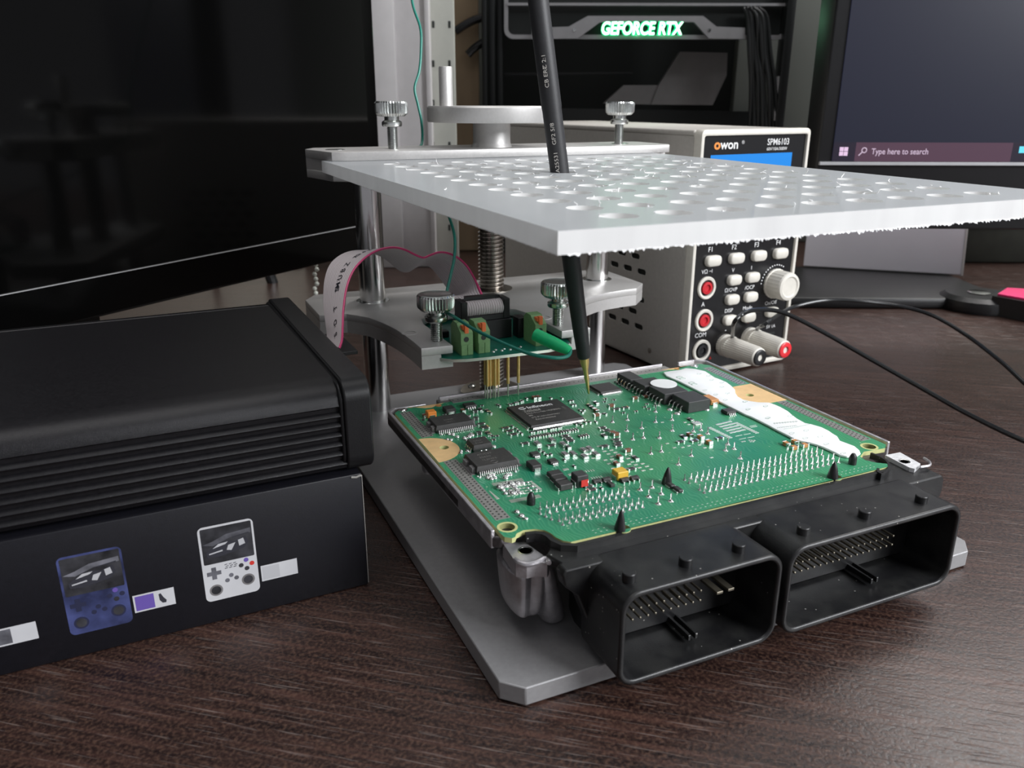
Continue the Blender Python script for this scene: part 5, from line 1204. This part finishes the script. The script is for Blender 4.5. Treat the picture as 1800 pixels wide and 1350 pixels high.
bm = nb(); box(bm, -MW/2-120, -MW/2+120, -MR.z, -MR.z+8, -130, -10, 3, 2); mk('stand_foot', bm, M['black'], lm, mtx=MO)

# ================================================================== right monitor
RM = Matrix(((HR.x, 0, -HD.x, 0), (HR.y, 0, -HD.y, 0), (0, 1, 0, 0), (0, 0, 0, 1)))
rp = dep(1462, 286, .52); RMM = Matrix.Translation(rp) @ RM @ Matrix.Rotation(math.radians(-1.0), 4, 'Y')
def Rl(u, v):      # pixel -> local coordinates on that screen
    n = (RMM.to_3x3() @ Vector((0, 0, 1))); q = onpl(u, v, rp, n); w = RMM.inverted() @ q; return w.x, w.y
rm = thing('monitor', 'lit monitor at the right showing a dark desktop with a search bar', 'monitor', (rp.x+HR.x*250, rp.y+HR.y*250, 0))
bm = nb(); box(bm, -9, 540, -42, 330, -30, -1, 1.5, 3); mk('monitor_frame', bm, M['black'], rm, mtx=RMM)
bm = nb(); box(bm, 0, 530, .8, 320, -1.2, 0); mk('screen', bm, M['lcd'], rm, mtx=RMM)
bm = nb(); box(bm, -8, 538, -1.6, .6, -1.5, 1.0, .3, 1); mk('lower_trim', bm, M['silver'], rm, mtx=RMM)
bx = [Rl(1501, 284)[0], Rl(1775, 284)[0]]; tb_h = Rl(1501, 250)[1]
bm = nb(); box(bm, 0, 530, .8, tb_h, -.5, .08); mk('taskbar', bm, M['lcd_bar'], rm, mtx=RMM)
bm = nb(); box(bm, bx[0], bx[1], .8, tb_h-.1, 0, .14); mk('search_box', bm, M['lcd_search'], rm, mtx=RMM)
q = Rl(1531, 271); text('lettering', 'Type here to search', 5.1, M['lcd_text'], rm, RMM @ Matrix.Translation((q[0], q[1], .18)), .01, .05, 'LEFT', .86)
q = Rl(1483, 266)
for i in (0, 1):
    for j in (0, 1):
        bm = nb(); box(bm, q[0]-2.7+i*2.8, q[0]-.2+i*2.8, q[1]-2.7+j*2.8, q[1]-.2+j*2.8, .1, .18); mk('window_logo', bm, M['lcd_logo'], rm, mtx=RMM)
q = Rl(1519, 264); bm = nb(); tube(bm, [(q[0]+1.5*math.cos(t), q[1]+1.5*math.sin(t), .2) for t in [2*PI*k/14 for k in range(15)]], .3, 6); tube(bm, [(q[0]-1.1, q[1]-1.1, .2), (q[0]-3.2, q[1]-3.3, .2)], .35, 6); mk('search_icon', bm, M['lcd_text'], rm, mtx=RMM)
q = Rl(1795, 266); bm = nb(); box(bm, q[0]-1.5, q[0]+3, q[1]-1, q[1]+3, .1, .2); mk('app_icon', bm, M['lcd_cyan'], rm, mtx=RMM)
bm = nb(); box(bm, 225, 300, -rp.z+6, 60, -70, -32, 4, 2); mk('stand_neck', bm, M['black'], rm, mtx=RMM)
bm = nb(); box(bm, -10, 190, -rp.z, -rp.z+9, -230, -98, 3, 2); mk('stand_foot', bm, M['black'], rm, mtx=RMM)
# pale flat panel standing on that foot
zf = 10.5
a = onz(1412, 467, zf); b = onz(1689, 483, zf); dx = (b-a).normalized(); nn = Vector((dx.y, -dx.x, 0)); Wp = (b-a).length
TM = Matrix(((dx.x, 0, nn.x, a.x), (dx.y, 0, nn.y, a.y), (0, 1, 0, zf), (0, 0, 0, 1))) @ Matrix.Rotation(math.radians(-20), 4, 'X')
tp = thing('flat_panel', 'pale lilac-grey flat panel standing beneath the right monitor', 'panel', tuple(a))
bm = nb(); box(bm, 0, Wp, 0, 90, -4, 0, .8, 2); mk('panel_body', bm, M['tablet'], tp, mtx=TM)
bm = nb(); box(bm, Wp-.2, Wp+1.8, -1, 90, -4, .6, .5, 2); mk('panel_edge', bm, M['upright'], tp, mtx=TM)
# round black base; a small steel disc stands in for its highlight
q = onz(1718, 528, 6); pk = thing('round_base', 'low round black base with a modelled highlight beside the pink note', 'base', (q.x, q.y, 0))
bm = nb(); lathe(bm, [(28, 0.1), (29, 3), (28, 9), (24, 12), (.01, 12)], (q.x, q.y, 0), 40); mk('base_body', bm, M['black'], pk)
bm = nb(); lathe(bm, [(8, 11.9), (8.3, 12.8), (6.5, 13.4), (.01, 13.4)], (q.x, q.y, 0), 30); mk('highlight_disc', bm, M['steel'], pk)
# black box with pink note
q1 = onz(1762, 560, 0); bx_ = thing('black_case', 'black plastic case at the right edge of the photo', 'case', (q1.x+40, q1.y, 0))
CM = frame((0, 0, 0), HR, HD); li = CM.inverted() @ q1
bm = nb(); prism(bm, [(li.x-4, li.y+12), (li.x+20, li.y-22), (li.x+78, li.y-48), (li.x+88, li.y+24), (li.x+20, li.y+40)], .2, 15); mk('case_body', bm, M['black'], bx_, mtx=CM)
bm = nb(); prism(bm, [(li.x+0, li.y+12), (li.x+22, li.y-16), (li.x+72, li.y-38), (li.x+80, li.y+16), (li.x+20, li.y+34)], 15.2, 16.6); tag(mk('sticky_note_pad', bm, M['sticky'], mtx=CM), 'bright pink note pad lying on the black case at the right edge', 'note pad')

# ================================================================== background: computer case
PCD = 880
def PCm(u, v, off=0):      # pixel -> local (x right, y up) on the case front plane
    q = onpl(u, v, (HD*PCD+HD*off), HD); return (CM.inverted() @ q).x, q.z
PCF = frame((HD.x*PCD, HD.y*PCD, 0), HR, (0, 0, 1))     # z toward the viewer
x0, _ = PCm(846, 100); x1, _ = PCm(1392, 100)
pc = thing('computer_case', 'open black computer case behind the power supply, with green lit graphics card', 'computer', tuple(HD*PCD+HR*((x0+x1)/2)))
bm = nb(); box(bm, x0, x1, 2, 470, -190, -150, 2, 1); mk('case_back', bm, M['pc_in'], pc, mtx=PCF)
bm = nb(); box(bm, x0, x1, 2, 30, -190, 0, 2, 1); mk('case_floor', bm, M['pc'], pc, mtx=PCF)
bm = nb(); box(bm, x0, x1, 455, 470, -190, 0, 2, 1); mk('case_roof', bm, M['pc'], pc, mtx=PCF)
for a, b, c_ in ((847, 856, 0), (858, 870, -12), (872, 884, -20)):
    xa, xb = PCm(a, 90)[0], PCm(b, 90)[0]; bm = nb(); box(bm, xa, xb, 4, 460, c_-14, c_, 1.5, 2); mk('case_post', bm, M['pc'], pc, mtx=PCF)
xa, xb = PCm(1376, 90)[0], PCm(1392, 90)[0]; bm = nb(); box(bm, xa, xb, 4, 460, -20, 0, 1.5, 2); mk('case_post', bm, M['pc'], pc, mtx=PCF)
xa, ya = PCm(1366, 212); xb, yb = PCm(1366, 134); bm = nb(); cyl(bm, (xa, 0, -6), 4, -ya, -yb, 16, 'y'); bmesh.ops.scale(bm, vec=(1, -1, 1), verts=bm.verts); mk('pump_tube', bm, M['silver'], pc, mtx=PCF)
# graphics card
gc = bpy.data.objects.new('graphics_card', None); COL.objects.link(gc); gc.parent = pc; gc['label'] = 'graphics card with silver frame and green lit lettering'
def g(u, v): return PCm(u, v)
fr = []
A1 = g(886, -30); A2 = g(1390, 68)
xL, xR, yB, yT = A1[0], A2[0], A2[1], A1[1]+60
plate('card_frame', rrect(xL, xR, yB, yT, 9, 6), [rrect(xL+4, xR-4, yB+4, yT-4, 6, 6)], -16, -10, M['silver'], gc, mtx=PCF)
bm = nb(); box(bm, xL+4, xR-4, yB+4, yT-4, -40, -17); mk('card_body', bm, M['pc_in'], gc, mtx=PCF)
bm = nb(); ya = g(900, 5)[1]; box(bm, xL+3, xR-3, ya-1.5, ya+1, -14, -8); mk('card_rail', bm, M['silver'], gc, mtx=PCF)
def gpoly(name, pts, z0, z1, mt): 
    bm = nb(); prism(bm, [g(*p) for p in pts], z0, z1); return mk(name, bm, M[mt], gc, mtx=PCF)
gpoly('shroud_arm', ((935, 48), (1000, 46), (1034, 27), (1145, 27), (1145, 36), (1056, 38), (1016, 67), (935, 68)), -9, -5, 'silver')
gpoly('shroud_arm', ((1145, 27), (1238, 27), (1262, 46), (1312, 48), (1312, 68), (1248, 67), (1222, 38), (1145, 36)), -9, -5, 'silver')
for u, v in ((1010, 52), (1249, 52)):
    q = g(u, v); bm = nb(); lathe(bm, [(1.6, -5), (1.6, -4.2), (.01, -4)], (q[0], q[1], 0), 14); mk('card_screw', bm, M['zinc'], gc, mtx=PCF)
a = g(1057, 61); b = g(1200, 61); 
def fit(name, body, size, mt, zz, bold, wtot, x, y):
    o = text(name, body, size, mt, gc, PCF @ Matrix.Translation((x, y, zz)), .3, bold); return o
cu_w = b[0]-a[0]
def letter_strip(mt, zz, bold):
    cu = bpy.data.curves.new('t', 'FONT'); cu.body = 'GEFORCE RTX'; cu.size = 16.5; cu.offset = bold; cu.extrude = .4
    o = bpy.data.objects.new('t', cu); COL.objects.link(o); dg = bpy.context.evaluated_depsgraph_get(); me = bpy.data.meshes.new_from_object(o.evaluated_get(dg)); bpy.data.objects.remove(o); bpy.data.curves.remove(cu); me.materials.clear()
    w = max(v.co.x for v in me.vertices); bm = nb(); bm.from_mesh(me)
    for v in bm.verts: v.co.x *= cu_w/w; v.co.x += v.co.y*.10
    mk('lit_lettering', bm, mt, gc, mtx=PCF @ Matrix.Translation((a[0], a[1]+.8, zz)))
letter_strip(M['rtx2'], -6.5, .95); letter_strip(M['rtx'], -5.4, .25)
gpoly('lower_shroud', ((1070, 182), (1108, 148), (1172, 148), (1158, 184)), -60, -50, 'shroud')
gpoly('lower_shroud', ((1158, 184), (1172, 148), (1212, 86), (1300, 88), (1298, 130), (1272, 185)), -58, -48, 'shroud')
gpoly('inner_rail', ((885, 124), (1130, 122), (1130, 126), (885, 129)), -80, -70, 'pc')
gpoly('inner_rail', ((940, 190), (1390, 198), (1390, 230), (940, 230)), -70, -50, 'pc')
for k in range(8):
    pts = [g(1308+k*4+random.uniform(-3, 3), 12), g(1316+k*5, 30), g(1318+k*5.5, 90), g(1322+k*6, 150), g(1320+k*7, 230)]
    bm = nb(); tube(bm, catmull([(p[0], p[1], -4+random.uniform(-2, 2)) for p in pts], 5), 2.0, 8); mk('braided_cable', bm, M['pc'], pc, mtx=PCF)

# ================================================================== background: upright, cardboard, wall things
def upm(u, v, d): q = onpl(u, v, HD*d, HD); return (CM.inverted() @ q).x, q.z
up_ = thing('steel_upright', 'white painted steel shelf upright with small slots behind the stand', 'upright', tuple(HD*800-HR*60))
def slab(name, ua, ub, d0, d1, mt, parent, ztop=600, z0=0):
    xa = upm(ua, 120, d0)[0]; xb = upm(ub, 120, d0)[0]; bm = nb(); box(bm, xa, xb, d0, d1, z0, ztop, 1.2, 2); return mk(name, bm, M[mt], parent, mtx=HF), xa, xb
slab('front_flange', 640, 696, 800, 830, 'upright', up_)
slab('web', 696, 749, 806, 812, 'upright', up_)
slab('front_flange', 748, 757, 800, 830, 'upright', up_)
o, xa, xb = slab('perforated_side', 757, 800, 812, 818, 'upright2', up_)
for v in (43, 112, 181, 255, 330, 400, 470):
    for u in (761.5, 790):
        q = upm(u, v, 812); bm = nb(); box(bm, q[0]-1.2, q[0]+1.2, 811.4, 812.5, q[1]-3, q[1]+3, .4, 1); mk('slot', bm, M['via'], up_, mtx=HF)
cbd = thing('cardboard_sheet', 'brown cardboard sheet leaning behind the upright and the stand', 'cardboard', tuple(HD*905-HR*60))
xa = upm(655, 120, 900)[0]; xb = upm(842, 120, 900)[0]
bm = nb(); box(bm, xa, xb, 900, 905, 0.3, 520, .5, 1); mk('sheet', bm, M['cardboard'], cbd, mtx=HF)
# translucent plastic strips seen between the rods
for u0, u1, d in ((683, 697, 780), (736, 752, 790)):
    pass
for pts, lab in ((((800, 55), (815, 45), (832, 36), (850, 30)), 'upper black cable crossing in front of the cardboard sheet'), (((822, 96), (830, 88), (840, 80), (852, 73)), 'lower black cable end beside the computer case')):
    bm = nb(); tube(bm, catmull([tuple(onpl(u, v, HD*892, HD)) for u, v in pts], 5), 4.0, 10); tag(mk('loose_cable', bm, M['cable']), lab, 'cable', 'loose black cables in the background')
# bright papers and bead chain under the left monitor
pa = thing('paper_stack', 'cream paper folder standing behind the black enclosure', 'folder', tuple(HD*760-HR*215))
a = onz(300, 560, 0)
xa = upm(60, 520, 790)[0]; xb = upm(532, 520, 790)[0]
bm = nb(); box(bm, xa, xb, 790, 812, 0.2, 150, 1, 2); mk('folder', bm, M['paper'], pa, mtx=HF)
for (pts, lab) in ((((380, 505), (386, 520), (393, 545)), 'thin black cable in front of the cream folder, left'), (((474, 480), (480, 500), (486, 540)), 'thick black cable in front of the cream folder, beside the chain')):
    bm = nb(); tube(bm, catmull([tuple(onpl(u, v, HD*730, HD)) for u, v in [(pts[0][0]-12, pts[0][1]-70)]+list(pts)+[(pts[-1][0]+8, pts[-1][1]+45)]], 5), 3.2 if 'left' in lab else 5.0, 10); tag(mk('loose_cable', bm, M['cable']), lab, 'cable', 'loose black cables in the background')
ch = thing('bead_chain', 'white bead chain hanging beside the grey ribbon cable', 'chain', tuple(dep(555, 560, .62)))
for k in range(17):
    v = 440+k*8.4; q = dep(555+2.2*math.sin(k*2.1), v, .62); bm = nb(); sphere(bm, tuple(q), 1.75, 12, 8); mk('bead', bm, M['chainm'], ch)
bm = nb(); tube(bm, [tuple(dep(555, 430, .62)), tuple(dep(555, 575, .62))], .3, 6); mk('chain_cord', bm, M['chainm'], ch)
# dark desk partition to the right of the case
pt_ = thing('partition_panel', 'dark grey-green panel standing between the computer case and the right monitor', 'panel', tuple(HD*960+HR*380))
xa = upm(1392, 100, 960)[0]; xb = upm(1900, 100, 960)[0]
bm = nb(); box(bm, xa-60, xb, 960, 975, 0.2, 640, 2, 2); mk('panel', bm, M['wallm'], pt_, mtx=HF)

M['olive'] = mat('dark_olive_backdrop', (0.035, 0.036, 0.028), 0.8, 0, 0.3, 40)
db = thing('darkening_box', 'dark olive box added to darken the background behind the pale panel at the right', 'box', tuple(HD*830+HR*560))  # added box, keeps the background behind the pale panel dark
xa = upm(1600, 440, 830)[0]; xb = upm(2000, 440, 830)[0]; zt9 = upm(1750, 385, 830)[1]
bm = nb(); box(bm, xa, xb, 830, 940, 0.2, zt9-8, 3, 2); mk('box_body', bm, M['olive'], db, mtx=HF)
bm = nb(); box(bm, xa-3, xb+3, 826, 944, zt9-8, zt9+18, 3, 2); mk('box_lid', bm, M['black'], db, mtx=HF)
